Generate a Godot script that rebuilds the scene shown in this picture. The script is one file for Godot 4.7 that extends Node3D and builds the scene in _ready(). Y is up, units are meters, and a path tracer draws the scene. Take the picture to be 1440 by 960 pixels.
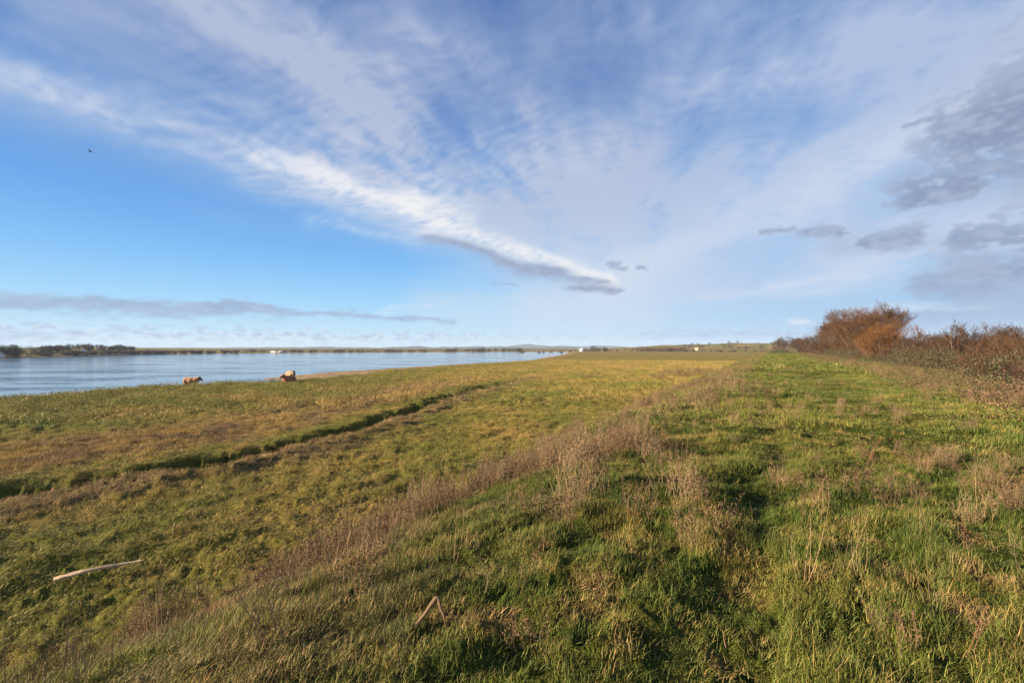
extends Node3D
# A grassy river bank above a salt marsh on a low-sun winter day. x is right, -z is the way the camera looks, y is up; marsh level is 0.

const EYE := 4.4                 # eye height above the marsh: a 2.8 m bank and a 1.6 m eye
const WATER := -2.2
const TURN := 0.5532             # the bank runs 31.7 degrees to the right of the view
const BC := 0.8508
const BS := 0.5255
const FOCAL := 600.0             # focal length in pixels of the 1440 px wide photograph
const HORIZON := 490.0

var rng := RandomNumberGenerator.new()
var n_big := FastNoiseLite.new()
var n_mid := FastNoiseLite.new()
var n_small := FastNoiseLite.new()
var n_patch := FastNoiseLite.new()
var n_field := FastNoiseLite.new()
var M := {}
var creek := PackedVector2Array([Vector2(2.5, 62), Vector2(-1.2, 52), Vector2(-4.6, 42), Vector2(-6.6, 33), Vector2(-7.4, 28), Vector2(-8.0, 24), Vector2(-10.0, 18.6), Vector2(-11.0, 16.9), Vector2(-12.7, 14.9), Vector2(-14.6, 12.8), Vector2(-19.0, 10.5), Vector2(-28.0, 7.0)])
var shore_d := PackedFloat32Array([-400, -60, 0, 25, 38.8, 51.8, 56, 58.7, 70, 88, 110, 155, 220, 330, 420, 600, 850, 1000])
var shore_x := PackedFloat32Array([-1500, -330, -150, -75, -47, -41.4, -36, -29, -26.5, -23.5, -13, 5, 22, 42, 60, 92, 118, 130])

# ---------------------------------------------------------------- small helpers
func numbered(called: String) -> String:
	if not has_node(NodePath(called)):
		return called
	var k := 1
	while has_node(NodePath("%s_%03d" % [called, k])):
		k += 1
	return "%s_%03d" % [called, k]

var counts := {}
func next_name(called: String) -> String:
	var k: int = counts.get(called, 0)
	counts[called] = k + 1
	return called if k == 0 else "%s_%03d" % [called, k]

func tag(o: Node, label: String, category: String, group := "", kind := "") -> void:
	o.set_meta("label", label)
	o.set_meta("category", category)
	if group:
		o.set_meta("group", group)
	if kind:
		o.set_meta("kind", kind)

func thing(called: String, at: Vector3, turn := 0.0) -> Node3D:
	var o := Node3D.new()
	o.name = next_name(called)
	add_child(o)
	o.position = at
	o.rotation.y = turn
	return o

func part(called: String, mesh: Mesh, m: Material, parent: Node) -> MeshInstance3D:
	var o := MeshInstance3D.new()
	o.name = called
	o.mesh = mesh
	o.material_override = m
	parent.add_child(o, true)
	return o

func structure(called: String, mesh: Mesh, m: Material, label: String, category: String) -> MeshInstance3D:
	var o := MeshInstance3D.new()
	o.name = called
	o.mesh = mesh
	o.material_override = m
	add_child(o)
	tag(o, label, category, "", "structure")
	return o

class MB:
	var v := PackedVector3Array()
	var c := PackedColorArray()
	var ix := PackedInt32Array()
	var nn := PackedVector3Array()
	func tri(a: Vector3, b: Vector3, d: Vector3, col: Color) -> void:
		var k := v.size()
		v.append(a); v.append(b); v.append(d)
		c.append(col); c.append(col); c.append(col)
		ix.append(k); ix.append(k + 1); ix.append(k + 2)
	func quad(a: Vector3, b: Vector3, d: Vector3, e: Vector3, col: Color) -> void:
		var k := v.size()
		v.append(a); v.append(b); v.append(d); v.append(e)
		for i in 4:
			c.append(col)
		for i in [0, 1, 2, 0, 2, 3]:
			ix.append(k + i)
	func box(lo: Vector3, hi: Vector3, col: Color) -> void:
		var p := []
		for i in 8:
			p.append(Vector3(hi.x if i & 1 else lo.x, hi.y if i & 2 else lo.y, hi.z if i & 4 else lo.z))
		for f in [[0, 2, 3, 1], [4, 5, 7, 6], [0, 1, 5, 4], [2, 6, 7, 3], [0, 4, 6, 2], [1, 3, 7, 5]]:
			quad(p[f[0]], p[f[1]], p[f[2]], p[f[3]], col)
	# a bent ribbon that narrows to its tip
	func blade(at: Vector3, side: Vector3, up: Vector3, bend: Vector3, length: float, w: float, segs: int, col: Color) -> void:
		var k := v.size()
		for i in segs:
			var t := float(i) / segs
			var p := at + up * (length * t) + bend * (t * t)
			var hw := side * (w * 0.5 * (1.0 - 0.75 * t))
			v.append(p - hw); v.append(p + hw)
			c.append(col); c.append(col)
		v.append(at + up * length + bend)
		c.append(col)
		for i in segs - 1:
			var q := k + i * 2
			for j in [0, 1, 3, 0, 3, 2]:
				ix.append(q + j)
		var l := k + (segs - 1) * 2
		ix.append(l); ix.append(l + 1); ix.append(l + 2)
	# a tapered tube along points
	func tube(pts: PackedVector3Array, radii: PackedFloat32Array, sides: int, col: Color, cap := true) -> void:
		var k := v.size()
		for i in pts.size():
			var d := (pts[mini(i + 1, pts.size() - 1)] - pts[maxi(i - 1, 0)]).normalized()
			var s := d.cross(Vector3(0.31, 0.2, 0.93)).normalized()
			var t := d.cross(s)
			for j in sides:
				var a := TAU * j / sides
				v.append(pts[i] + (s * cos(a) + t * sin(a)) * radii[i])
				c.append(col)
		for i in pts.size() - 1:
			for j in sides:
				var a := k + i * sides + j
				var b := k + i * sides + (j + 1) % sides
				for q in [a, b, b + sides, a, b + sides, a + sides]:
					ix.append(q)
		if cap:
			for e in [0, pts.size() - 1]:
				for j in range(1, sides - 1):
					ix.append(k + e * sides); ix.append(k + e * sides + j); ix.append(k + e * sides + j + 1)
	func mesh(smooth := false) -> ArrayMesh:
		var a := []
		a.resize(Mesh.ARRAY_MAX)
		a[Mesh.ARRAY_VERTEX] = v
		a[Mesh.ARRAY_COLOR] = c
		a[Mesh.ARRAY_INDEX] = ix
		var m := ArrayMesh.new()
		m.add_surface_from_arrays(Mesh.PRIMITIVE_TRIANGLES, a)
		if not smooth:
			return m
		var st := SurfaceTool.new()
		st.create_from(m, 0)
		st.generate_normals()
		return st.commit()

func rr(a: float, b: float) -> float:
	return rng.randf_range(a, b)

func vary(c: Color, by: float) -> Color:
	var k := 1.0 + rr(-by, by)
	return Color(c.r * k * (1.0 + rr(-by, by) * 0.4), c.g * k, c.b * k * (1.0 + rr(-by, by) * 0.4))

func noise(freq: float, octaves: int, seed_: int) -> FastNoiseLite:
	var n := FastNoiseLite.new()
	n.noise_type = FastNoiseLite.TYPE_SIMPLEX_SMOOTH
	n.frequency = freq
	n.seed = seed_
	n.fractal_octaves = octaves
	return n

# ---------------------------------------------------------------- the lie of the land
func shore_at(d: float) -> float:
	var i := shore_d.bsearch(d)
	if i <= 0:
		return shore_x[0]
	if i >= shore_d.size():
		return shore_x[-1] + (d - shore_d[-1]) * 0.13
	var t := (d - shore_d[i - 1]) / (shore_d[i] - shore_d[i - 1])
	return lerpf(shore_x[i - 1], shore_x[i], t)

# metres to seaward of the marsh edge (negative on land)
func seaward(x: float, d: float) -> float:
	var a := shore_at(d)
	var slope := (shore_at(d + 2.0) - a) * 0.5
	return (a - x) / sqrt(1.0 + slope * slope) + n_mid.get_noise_2d(x * 0.35, d * 0.35) * clampf(1.6 + d * 0.008, 1.6, 5.0)

# metres inland of the far shore
func far_inland(x: float, d: float) -> float:
	var r := sqrt(x * x + d * d)
	if r < 250.0:
		return -100.0
	var az := rad_to_deg(atan2(x, d))
	var rf := 380.0
	if az > -75.0:
		rf = remap(clampf(az, -75, -50.2), -75, -50.2, 380, 458)
	if az > -50.2:
		rf = remap(clampf(az, -50.2, -38.7), -50.2, -38.7, 458, 634)
	if az > -38.7:
		rf = remap(clampf(az, -38.7, -6.65), -38.7, -6.65, 634, 797)
	if az > -6.65:
		rf = remap(clampf(az, -6.65, 6.65), -6.65, 6.65, 797, 915)
	return r - rf + n_big.get_noise_2d(x * 0.6, d * 0.6) * 12.0

func creek_at(x: float, d: float) -> float:
	if d > 66.0 or d < 0.0 or x > 6.0 or x < -32.0:
		return 99.0
	var best := 9999.0
	var p := Vector2(x + n_mid.get_noise_2d(x * 0.7, d * 0.7) * 0.8 + n_mid.get_noise_2d(x * 3.0, d * 3.0) * 0.25, d + n_mid.get_noise_2d(d * 0.7 + 50.0, x * 0.7) * 0.8)
	for i in creek.size() - 1:
		var a := creek[i]
		var ab := creek[i + 1] - a
		var t := clampf((p - a).dot(ab) / ab.length_squared(), 0.0, 1.0)
		best = minf(best, (p - a - ab * t).length_squared())
	return sqrt(best)

# which side of the creek: positive towards the bank
func creek_side(x: float, d: float) -> float:
	for i in creek.size() - 1:
		if d <= creek[i].y and d >= creek[i + 1].y:
			var t := (d - creek[i + 1].y) / (creek[i].y - creek[i + 1].y)
			return x - lerpf(creek[i + 1].x, creek[i].x, t)
	return 1.0

func land(x: float, d: float) -> float:
	var lat := x * BC - d * BS
	var s := x * BS + d * BC
	var latw := lat + n_mid.get_noise_2d(s * 0.12, 7.0) * 0.7
	var r := sqrt(x * x + d * d)
	var bank := smoothstep(-9.4, -1.6, latw) * (1.0 - smoothstep(6.6, 12.5, latw))
	var y := 2.8 * bank
	var onbank := smoothstep(-8.0, -3.0, lat) * (1.0 - smoothstep(7.0, 11.0, lat))
	y += n_mid.get_noise_2d(x * 0.3, d * 0.3) * lerpf(0.16, 0.08, onbank)
	if r < 140.0:
		# tussocks, combed along one direction by wind and tide
		var u := x * 0.8 + d * 0.6
		var w := -x * 0.6 + d * 0.8
		var k := clampf((140.0 - r) / 60.0, 0.0, 1.0)
		y += (n_small.get_noise_2d(u * 0.75, w * 1.5) * lerpf(0.14, 0.10, onbank) + (0.3 - absf(n_small.get_noise_2d(u * 1.6 + 31.0, w * 3.4))) * lerpf(0.21, 0.13, onbank)) * k
		# two shallow wheel-worn lines along the crest
		y -= 0.085 * exp(-pow((lat + 0.1 + n_mid.get_noise_2d(s * 0.5, 3.0) * 0.25) / 0.22, 2.0)) * bank
		y -= 0.05 * exp(-pow((lat - 1.9) / 0.9, 2.0)) * bank
		var c := creek_at(x, d)
		if c < 3.0:
			var fade := (1.0 - smoothstep(46.0, 60.0, d)) * lerpf(0.25, 1.0, smoothstep(-15.5, -10.5, x + n_mid.get_noise_2d(x * 0.5, d * 0.5 + 20.0) * 3.0))
			var wide := maxf(0.34, 0.72 + n_mid.get_noise_2d(x * 0.8, d * 0.8 + 9.0) * 0.6 + n_mid.get_noise_2d(x * 4.0, d * 4.0) * 0.2)
			y -= 1.2 * (1.0 - smoothstep(wide * 0.85, wide, c)) * fade
			y += 0.14 * exp(-pow((c - 1.3) / 0.6, 2.0)) * fade
	# shore: a small earth edge, then the foreshore
	var sd := seaward(x, d)
	if sd > -6.0:
		# a gently shelving beach in two bays, a steeper edge elsewhere
		var bay := maxf(exp(-pow((d - 58.5) / 3.5, 2.0)) * smoothstep(-46.0, -39.0, x), smoothstep(84.0, 96.0, d) * (1.0 - smoothstep(150.0, 170.0, d)))
		y -= smoothstep(-6.0, 0.0, sd) * 0.1
		y -= smoothstep(0.0, 0.9, sd) * lerpf(0.55, 0.08, bay)
		y -= clampf(sd / lerpf(17.0, 26.0, bay), 0.0, 1.0) * lerpf(1.9, 1.1, bay)
		y -= clampf((sd - lerpf(17.0, 22.0, bay)) / 20.0, 0.0, 1.0) * lerpf(1.2, 2.0, bay)
	if r > 250.0:
		var f := far_inland(x, d)
		var up := -3.2 + smoothstep(-12.0, 10.0, f) * 1.5 + smoothstep(10.0, 90.0, f) * 1.3 + smoothstep(60.0, 500.0, f) * 2.5
		var az := rad_to_deg(atan2(x, d))
		up += 4.2 * exp(-pow((az + 44.5) / 4.6, 2.0)) * smoothstep(10.0, 70.0, f)
		if sd > 0.0:
			y = maxf(y, up)
		var hill := smoothstep(560.0, 1250.0, r) * smoothstep(7.0, 26.0, az)
		y += hill * (16.0 + n_big.get_noise_2d(x * 0.5, d * 0.5) * 7.0)
		y += smoothstep(1300.0, 3000.0, r) * (3.0 + n_big.get_noise_2d(x * 0.2, d * 0.2) * 5.0)
	return y

func on_land(x: float, z: float) -> Vector3:
	return Vector3(x, land(x, -z), z)

# where the sight line of a photograph pixel meets the ground
func at_pixel(px: float, py: float) -> Vector3:
	var dir := Vector3((px - 720.0) / FOCAL, (HORIZON - py) / FOCAL, -1.0)
	var t := 1.0
	while t < 900.0:
		var p := Vector3(0, EYE, 0) + dir * t
		if p.y < land(p.x, -p.z):
			return on_land(p.x, p.z)
		t *= 1.004
	return Vector3(0, EYE, 0) + dir * 900.0

# ---------------------------------------------------------------- what grows where (linear base colours)
const LUSH := Color(0.078, 0.118, 0.022)
const GREEN := Color(0.150, 0.166, 0.036)
const OLIVE := Color(0.232, 0.206, 0.050)
const GOLD := Color(0.305, 0.228, 0.075)
const STRAW := Color(0.330, 0.250, 0.115)
const DEAD := Color(0.180, 0.132, 0.070)
const MUD := Color(0.105, 0.082, 0.060)
const SAND := Color(0.330, 0.255, 0.165)

func grow_color(x: float, d: float) -> Color:
	var lat := x * BC - d * BS
	var r := sqrt(x * x + d * d)
	var p := n_patch.get_noise_2d(x, d)
	var q := n_patch.get_noise_2d(x * 3.7 + 80.0, d * 3.7)
	var q2 := n_patch.get_noise_2d(x * 11.0 + 20.0, d * 11.0 + 9.0)
	var c := OLIVE
	if r < 700.0:
		var onbank := smoothstep(-9.5, -6.0, lat)
		if onbank < 1.0:
			# marsh
			c = OLIVE.lerp(GREEN, clampf(0.35 + p * 1.3 + q * 0.5, 0, 1))
			c = c.lerp(GOLD, clampf(q * 1.1 - p * 0.7 + 0.05, 0, 0.8))
			var far := smoothstep(28.0, 110.0, r)
			c = c.lerp(GOLD.lerp(OLIVE, clampf(0.55 + p * 1.6 + q * 0.7, 0, 1)), far * 0.85)
			var ck := creek_at(x, d)
			if ck < 14.0:
				var side := creek_side(x, d)
				if side < 0.0:
					c = c.lerp(GOLD.lerp(DEAD, clampf(0.35 + q * 1.6, 0, 1)), smoothstep(2.2, 4.4, ck + p * 2.0) * (1.0 - smoothstep(8.5, 12.0, ck + p * 3.0 + q * 1.2)) * 0.9)
					c = c.lerp(GREEN.lerp(OLIVE, clampf(0.3 + q * 1.5, 0, 1)), (1.0 - smoothstep(1.2, 3.0, ck + q * 2.0)) * 0.8)
				else:
					c = c.lerp(DEAD.lerp(STRAW, clampf(0.3 + q2, 0, 0.6)), (1.0 - smoothstep(1.2, 2.8, ck + q * 1.5)) * 0.75)
			var sd := seaward(x, d)
			if sd > -16.0 and r < 130.0:
				c = c.lerp(GREEN.lerp(OLIVE, 0.4 + q * 0.6), smoothstep(-16.0, -9.0, sd + p * 4.0) * 0.85)
		if onbank > 0.0:
			var b := GREEN.lerp(LUSH, clampf(0.8 + p * 0.9 + q * 0.7, 0, 1))
			var q3 := n_patch.get_noise_2d(x * 30.0 + 5.0, d * 30.0 + 2.0)
			b = b.lerp(OLIVE, clampf(q2 * 1.0 + q * 0.7 + q3 * 0.9 + 0.02, 0, 0.85))
			b = b.lerp(STRAW.lerp(DEAD, 0.45), clampf(q3 * 1.2 + q2 * 0.8 - 0.28, 0, 0.65))
			var weedy := smoothstep(-9.0, -5.0, lat) * (1.0 - smoothstep(-3.0, -1.2, lat)) + smoothstep(4.6, 6.2, lat)
			b = b.lerp(DEAD.lerp(STRAW, clampf(0.25 + q2 * 0.8, 0, 1)), clampf(weedy * (0.34 + q * 0.8) , 0, 0.75))
			b = b.lerp(LUSH.lerp(GREEN, 0.5), exp(-pow((lat - 1.9) / 0.9, 2.0)) * 0.4 * smoothstep(5.0, 14.0, r))
			c = c.lerp(Color(b.r * 0.8, b.g * 0.8, b.b * 0.8), onbank)
	var sd2 := seaward(x, d)
	if sd2 > -0.2 and far_inland(x, d) < 0.0:
		c = c.lerp(MUD.lerp(SAND, smoothstep(0.8, 2.5, sd2 + q)), smoothstep(-0.2, 0.3, sd2))
	elif r > 250.0 and sd2 > 0.0:
		var f := far_inland(x, d)
		c = SAND.lerp(MUD, 0.3).lerp(GOLD.lerp(DEAD, 0.45 + q * 0.8), smoothstep(2.0, 12.0, f))
		c = c.lerp(DEAD.lerp(OLIVE, clampf(n_field.get_noise_2d(x * 0.4, d * 0.4) * 0.5 + 0.5, 0, 1)), smoothstep(25.0, 60.0, f))
	if r > 480.0 and sd2 <= 0.0:
		var fld := n_field.get_noise_2d(x, d) * 0.5 + 0.5
		var fc := GREEN.lerp(GOLD, smoothstep(0.2, 0.8, fld))
		c = c.lerp(fc.lerp(DEAD, clampf(q, 0, 0.5)), smoothstep(480.0, 620.0, r))
	return c

# ---------------------------------------------------------------- sky
func sky_panorama() -> ImageTexture:
	var w := 2560
	var h := 1280
	# tangent-plane marks of the cloud shapes, read off the photograph: layer, from, to, widths, strength
	var marks := [
		[0, 170, -120, 520, 150, 175, 105, 0.98], [0, 520, 150, 680, 290, 105, 50, 0.95], [0, 640, 30, 1000, 40, 170, 170, 0.42], [0, 1000, 200, 1460, 120, 130, 160, 0.25], [0, 690, 300, 850, 395, 36, 12, 0.5],
		[0, -40, 100, 350, 225, 62, 75, 0.5], [0, 60, 10, 350, 120, 90, 100, 0.4], [0, 420, 250, 620, 320, 60, 40, 0.5],
		[0, 560, 10, 760, 150, 60, 40, 0.55], [0, 830, 20, 1460, -40, 90, 120, 0.48], [0, 960, 130, 1460, 20, 50, 80, 0.72], [0, 860, 390, 1460, 100, 60, 120, 0.95],
		[0, 840, 320, 1100, 240, 55, 70, 0.6], [0, 760, 430, 1240, 380, 45, 55, 0.75], [0, 600, 430, 900, 440, 36, 45, 0.55], [0, 690, 220, 880, 220, 75, 95, 0.62], [0, 1180, 330, 1480, 300, 60, 90, 0.85],
		[1, -40, 80, 350, 222, 30, 36, 0.52], [1, 350, 222, 600, 302, 42, 34, 0.95], [1, 560, 272, 665, 338, 30, 14, 1.1], [1, 655, 325, 850, 392, 22, 9, 1.1], [1, 100, 130, 600, 250, 40, 60, 0.3], [1, 600, 250, 655, 300, 30, 22, 0.55], [1, 430, 315, 600, 338, 20, 10, 0.45],
		[1, 1270, 368, 1335, 350, 6, 4, 0.9], [1, 1080, 400, 1225, 388, 12, 7, 0.75], [1, 1112, 452, 1142, 450, 5, 3, 1.2], [1, 540, 432, 640, 430, 4, 2, 0.7], [1, 1000, 415, 1170, 402, 12, 8, 0.5], [1, 1180, 441, 1440, 424, 6, 5, 0.75], [1, 1100, 290, 1480, 100, 45, 80, 0.62], [1, 860, 390, 1150, 265, 30, 55, 0.55], [1, 1180, 380, 1480, 290, 40, 60, 0.5], [1, 700, 215, 830, 215, 60, 60, 0.25],
		[2, 1350, 185, 1500, 140, 52, 110, 1.25], [2, 1275, 278, 1370, 248, 26, 32, 1.15], [2, 1215, 338, 1290, 332, 17, 16, 1.1], [2, 1130, 327, 1182, 328, 9, 9, 0.95], [2, 1060, 325, 1110, 318, 6, 6, 0.75], [2, 1270, 180, 1320, 165, 9, 12, 0.8],
		[2, 1350, 334, 1500, 322, 22, 32, 1.0], [2, 1300, 402, 1500, 378, 30, 48, 0.9], [2, 1180, 460, 1500, 436, 18, 28, 0.85], [2, 1310, 215, 1500, 205, 40, 70, 0.6], [2, 1360, 225, 1500, 235, 20, 30, 0.9],
		[3, 430, 240, 560, 285, 20, 24, 0.5], [3, 560, 285, 680, 333, 24, 17, 0.85], [3, 680, 333, 850, 396, 17, 8, 0.85], [4, 600, 332, 740, 376, 10, 13, 0.75], [4, 740, 376, 860, 407, 13, 5, 0.95], [0, 720, 330, 1000, 330, 100, 120, 0.7], [4, 1390, 175, 1520, 150, 80, 140, 0.62], [4, 1370, 395, 1520, 370, 60, 100, 0.5], [4, 1300, 262, 1520, 262, 36, 60, 0.4], [4, 1180, 345, 1420, 338, 20, 24, 0.3], [0, 620, 250, 800, 260, 70, 90, 0.5], [0, 480, 200, 640, 310, 70, 55, 0.6], [2, 866, 372, 908, 377, 6, 5, 0.7], [2, 700, 396, 732, 399, 4, 3, 0.8],
		[2, -40, 424, 350, 437, 17, 12, 0.95], [2, 350, 437, 640, 451, 11, 3, 0.9], [2, -40, 472, 75, 474, 12, 9, 0.95], [2, 900, 470, 1300, 470, 7, 7, 0.55],
	]
	var nv := noise(1.0, 5, 11)
	var ns := noise(1.0, 5, 12)
	var nd := noise(1.0, 5, 13)
	var nc := noise(1.0, 4, 14)
	var stops := [[-1.0, Color8(196, 224, 238)], [1.5, Color8(188, 222, 240)], [5.0, Color8(160, 211, 245)], [10.0, Color8(124, 187, 242)], [16.0, Color8(98, 160, 228)], [23.0, Color8(84, 138, 208)], [31.0, Color8(75, 116, 182)], [42.0, Color8(66, 102, 166)], [91.0, Color8(54, 86, 146)]]
	var data := PackedFloat32Array()
	data.resize(w * h * 3)
	var m := PackedFloat32Array([0, 0, 0, 0, 0])
	for j in h:
		var el := 90.0 - (j + 0.5) / h * 180.0
		if el < -0.6:
			for i in w:
				var o := (j * w + i) * 3
				data[o] = 0.10; data[o + 1] = 0.10; data[o + 2] = 0.07
			continue
		var base: Color = stops[0][1]
		for k in stops.size() - 1:
			if el >= stops[k][0] and el < stops[k + 1][0]:
				base = (stops[k][1] as Color).lerp(stops[k + 1][1], (el - stops[k][0]) / (stops[k + 1][0] - stops[k][0]))
		var te := tan(deg_to_rad(clampf(el, -0.6, 89.0)))
		var hy := maxf(te, 0.0) + 0.09
		var row := []
		for k in marks:
			var wm: float = maxf(k[5], k[6]) * 1.5 + 18.0
			if HORIZON - FOCAL * te > minf(k[2], k[4]) - wm and HORIZON - FOCAL * te * 2.5 < maxf(k[2], k[4]) + wm:
				row.append(k)
		var i := 0
		while i < w:
			var az := fposmod((i + 0.5) / w * 360.0 + 180.0, 360.0) - 180.0
			var inview := absf(az) < 66.0 and el < 62.0
			var ar := deg_to_rad(az)
			# a point on the cloud sheet, in sheet heights
			var px := sin(ar) / hy
			var pz := cos(ar) / hy
			var wob := nc.get_noise_2d(px * 0.9, pz * 0.9)
			m[0] = 0.5; m[1] = 0.12; m[2] = 0.0; m[3] = 0.0; m[4] = 0.0
			var soft := 0.0
			if inview:
				soft = (1.0 - smoothstep(54.0, 66.0, absf(az))) * (1.0 - smoothstep(46.0, 62.0, el))
				var ca := cos(ar)
				var gx := 720.0 + FOCAL * tan(ar) + wob * 26.0
				var gy := HORIZON - FOCAL * te / ca + nc.get_noise_2d(pz * 0.9 + 40.0, px * 0.9) * 16.0 * clampf(el / 6.0, 0.1, 1.0)
				var b0 := 0.0
				var b1 := 0.0
				var b2 := 0.0
				var b3 := 0.0
				var b4 := 0.0
				for k in row:
					var wm: float = maxf(k[5], k[6]) * 1.5
					if gx < minf(k[1], k[3]) - wm or gx > maxf(k[1], k[3]) + wm or gy < minf(k[2], k[4]) - wm or gy > maxf(k[2], k[4]) + wm:
						continue
					var ax: float = k[3] - k[1]
					var ay: float = k[4] - k[2]
					var t := clampf(((gx - k[1]) * ax + (gy - k[2]) * ay) / (ax * ax + ay * ay), 0.0, 1.0)
					var dx: float = gx - k[1] - ax * t
					var dy: float = gy - k[2] - ay * t
					var u := sqrt(dx * dx + dy * dy) / lerpf(k[5], k[6], t)
					if u > 1.5:
						continue
					var g: float = exp(-u * u * 1.4) * k[7]
					if k[0] == 0:
						b0 = b0 + g - b0 * g * 0.8
					elif k[0] == 1:
						b1 = maxf(b1, g)
					elif k[0] == 2:
						b2 = maxf(b2, g)
					elif k[0] == 3:
						b3 = maxf(b3, g)
					else:
						b4 = maxf(b4, g)
				m[0] = lerpf(m[0], b0, soft)
				m[1] = lerpf(m[1], b1, soft)
				m[2] = b2 * soft
				m[3] = b3 * soft
				m[4] = b4 * soft
			# streaks run along the wind: u across, v along
			var right := smoothstep(-0.4, 1.4, px)
			var ang := lerpf(0.46, 0.22, right)
			var u1 := px * cos(ang) - pz * sin(ang)
			var v1 := px * sin(ang) + pz * cos(ang)
			var veil_n := nv.get_noise_2d(u1 * 1.5, v1 * 0.55) + 0.35 * nv.get_noise_2d(u1 * 5.0 + 9.0, v1 * 3.2)
			var streak_n := ns.get_noise_2d(u1 * 3.2 + wob, v1 * 1.3)
			var ripple := ns.get_noise_2d(u1 * 6.0, v1 * 17.0 + wob * 3.0)
			var fibre := nv.get_noise_2d(u1 * 9.0 + wob, v1 * 2.2 + 30.0)
			var c := base
			# the side away from the sun is greyer
			c = c.lerp(Color8(138, 172, 214), 0.5 * smoothstep(8.0, 48.0, az) * (1.0 - smoothstep(70.0, 160.0, az)) * (1.0 - smoothstep(6.0, 26.0, el)))
			var calm := lerpf(0.3, 1.0, smoothstep(7.0, 26.0, el))
			var veil := clampf(m[0] * (0.9 + veil_n * 0.55 * calm + ripple * 0.2 * calm + fibre * 0.15 * calm) + veil_n * 0.08 * calm, 0.0, 0.93)
			var lav := Color8(180, 190, 215).lerp(Color8(200, 215, 234), 1.0 - smoothstep(4.0, 24.0, el))
			lav = lav.lerp(Color8(174, 194, 226), 0.55 * smoothstep(10.0, 30.0, az) * soft)
			c = c.lerp(lav, veil)
			var st := clampf(m[1] * (0.66 + streak_n * lerpf(1.0, 0.35, right) * calm + ripple * lerpf(0.6, 0.12, right)), 0.0, 1.0)
			c = c.lerp(Color8(230, 231, 238), st * 0.78)
			if m[3] + m[4] > 0.02:
				var tn := streak_n * 0.5 + ripple * 0.5
				c = c.lerp(Color8(236, 236, 238), clampf(m[3] * (0.82 + tn * 1.7), 0.0, 0.92))
				c = c.lerp(Color8(150, 160, 186), clampf(m[4] * (0.85 + tn * 1.2), 0.0, 0.9))
			if m[2] > 0.02:
				var dn := nd.get_noise_2d(az * 0.16 + el * 0.10, el * 0.42 - az * 0.05) + 0.75 * nd.get_noise_2d(az * 0.6 + el * 0.35, el * 1.5 - az * 0.2)
				var hn := nd.get_noise_2d(az * 0.55, el * 1.6)
				var dv := m[2] + lerpf(dn, hn * 0.65, 1.0 - smoothstep(3.0, 9.0, el)) * 0.95
				var rim_ := smoothstep(0.0, 0.3, dv) * (1.0 - smoothstep(0.25, 0.6, dv)) * m[2] * smoothstep(5.0, 10.0, el)
				c = c.lerp(Color8(224, 229, 238), rim_ * 0.4)
				var dk := smoothstep(0.12, 1.0, dv)
				var grey := Color8(126, 141, 172).lerp(Color8(160, 174, 200), clampf(0.5 + dn * 1.3, 0, 1)).lerp(Color8(154, 178, 212), 1.0 - smoothstep(2.0, 8.0, el))
				c = c.lerp(grey, dk * 0.88)
			# small fair-weather clouds low over the far land
			if el < 4.2:
				var cn := nc.get_noise_2d(az * 0.42 + 13.0, el * 1.7) + 0.45 * nc.get_noise_2d(az * 1.6, el * 4.2)
				var cov := exp(-pow((el - 1.35) / 1.15, 2.0))
				var thin := lerpf(1.0, 0.45, smoothstep(-22.0, 6.0, az)) 
				var cl := smoothstep(0.0, 0.26, cn * 1.0 + cov * 0.32 - 0.16) * cov * thin
				var tone := Color8(150, 168, 200).lerp(Color8(230, 235, 240), smoothstep(-0.1, 0.5, nc.get_noise_2d(az * 0.9 + 3.0, el * 3.0 - 0.9)))
				c = c.lerp(tone, cl * 0.85)
			var lc := c.srgb_to_linear()
			var o := (j * w + i) * 3
			data[o] = lc.r; data[o + 1] = lc.g; data[o + 2] = lc.b
			i += 1
			if not inview and i < w:
				data[o + 3] = lc.r; data[o + 4] = lc.g; data[o + 5] = lc.b
				i += 1
	var im := Image.create_from_data(w, h, false, Image.FORMAT_RGBF, data.to_byte_array())
	return ImageTexture.create_from_image(im)

# ---------------------------------------------------------------- materials
func noise_texture(freq: float, octaves: int, seed_: int, lo: Color, hi: Color, size := 512) -> NoiseTexture2D:
	var t := NoiseTexture2D.new()
	t.width = size
	t.height = size
	t.seamless = true
	t.noise = noise(freq, octaves, seed_)
	var g := Gradient.new()
	g.set_color(0, lo)
	g.set_color(1, hi)
	t.color_ramp = g
	return t

func mat(called: String, rough: float, spec := 0.3) -> StandardMaterial3D:
	var m := StandardMaterial3D.new()
	m.resource_name = called
	m.roughness = rough
	m.metallic_specular = spec
	m.vertex_color_use_as_albedo = true
	M[called] = m
	return m

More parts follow.
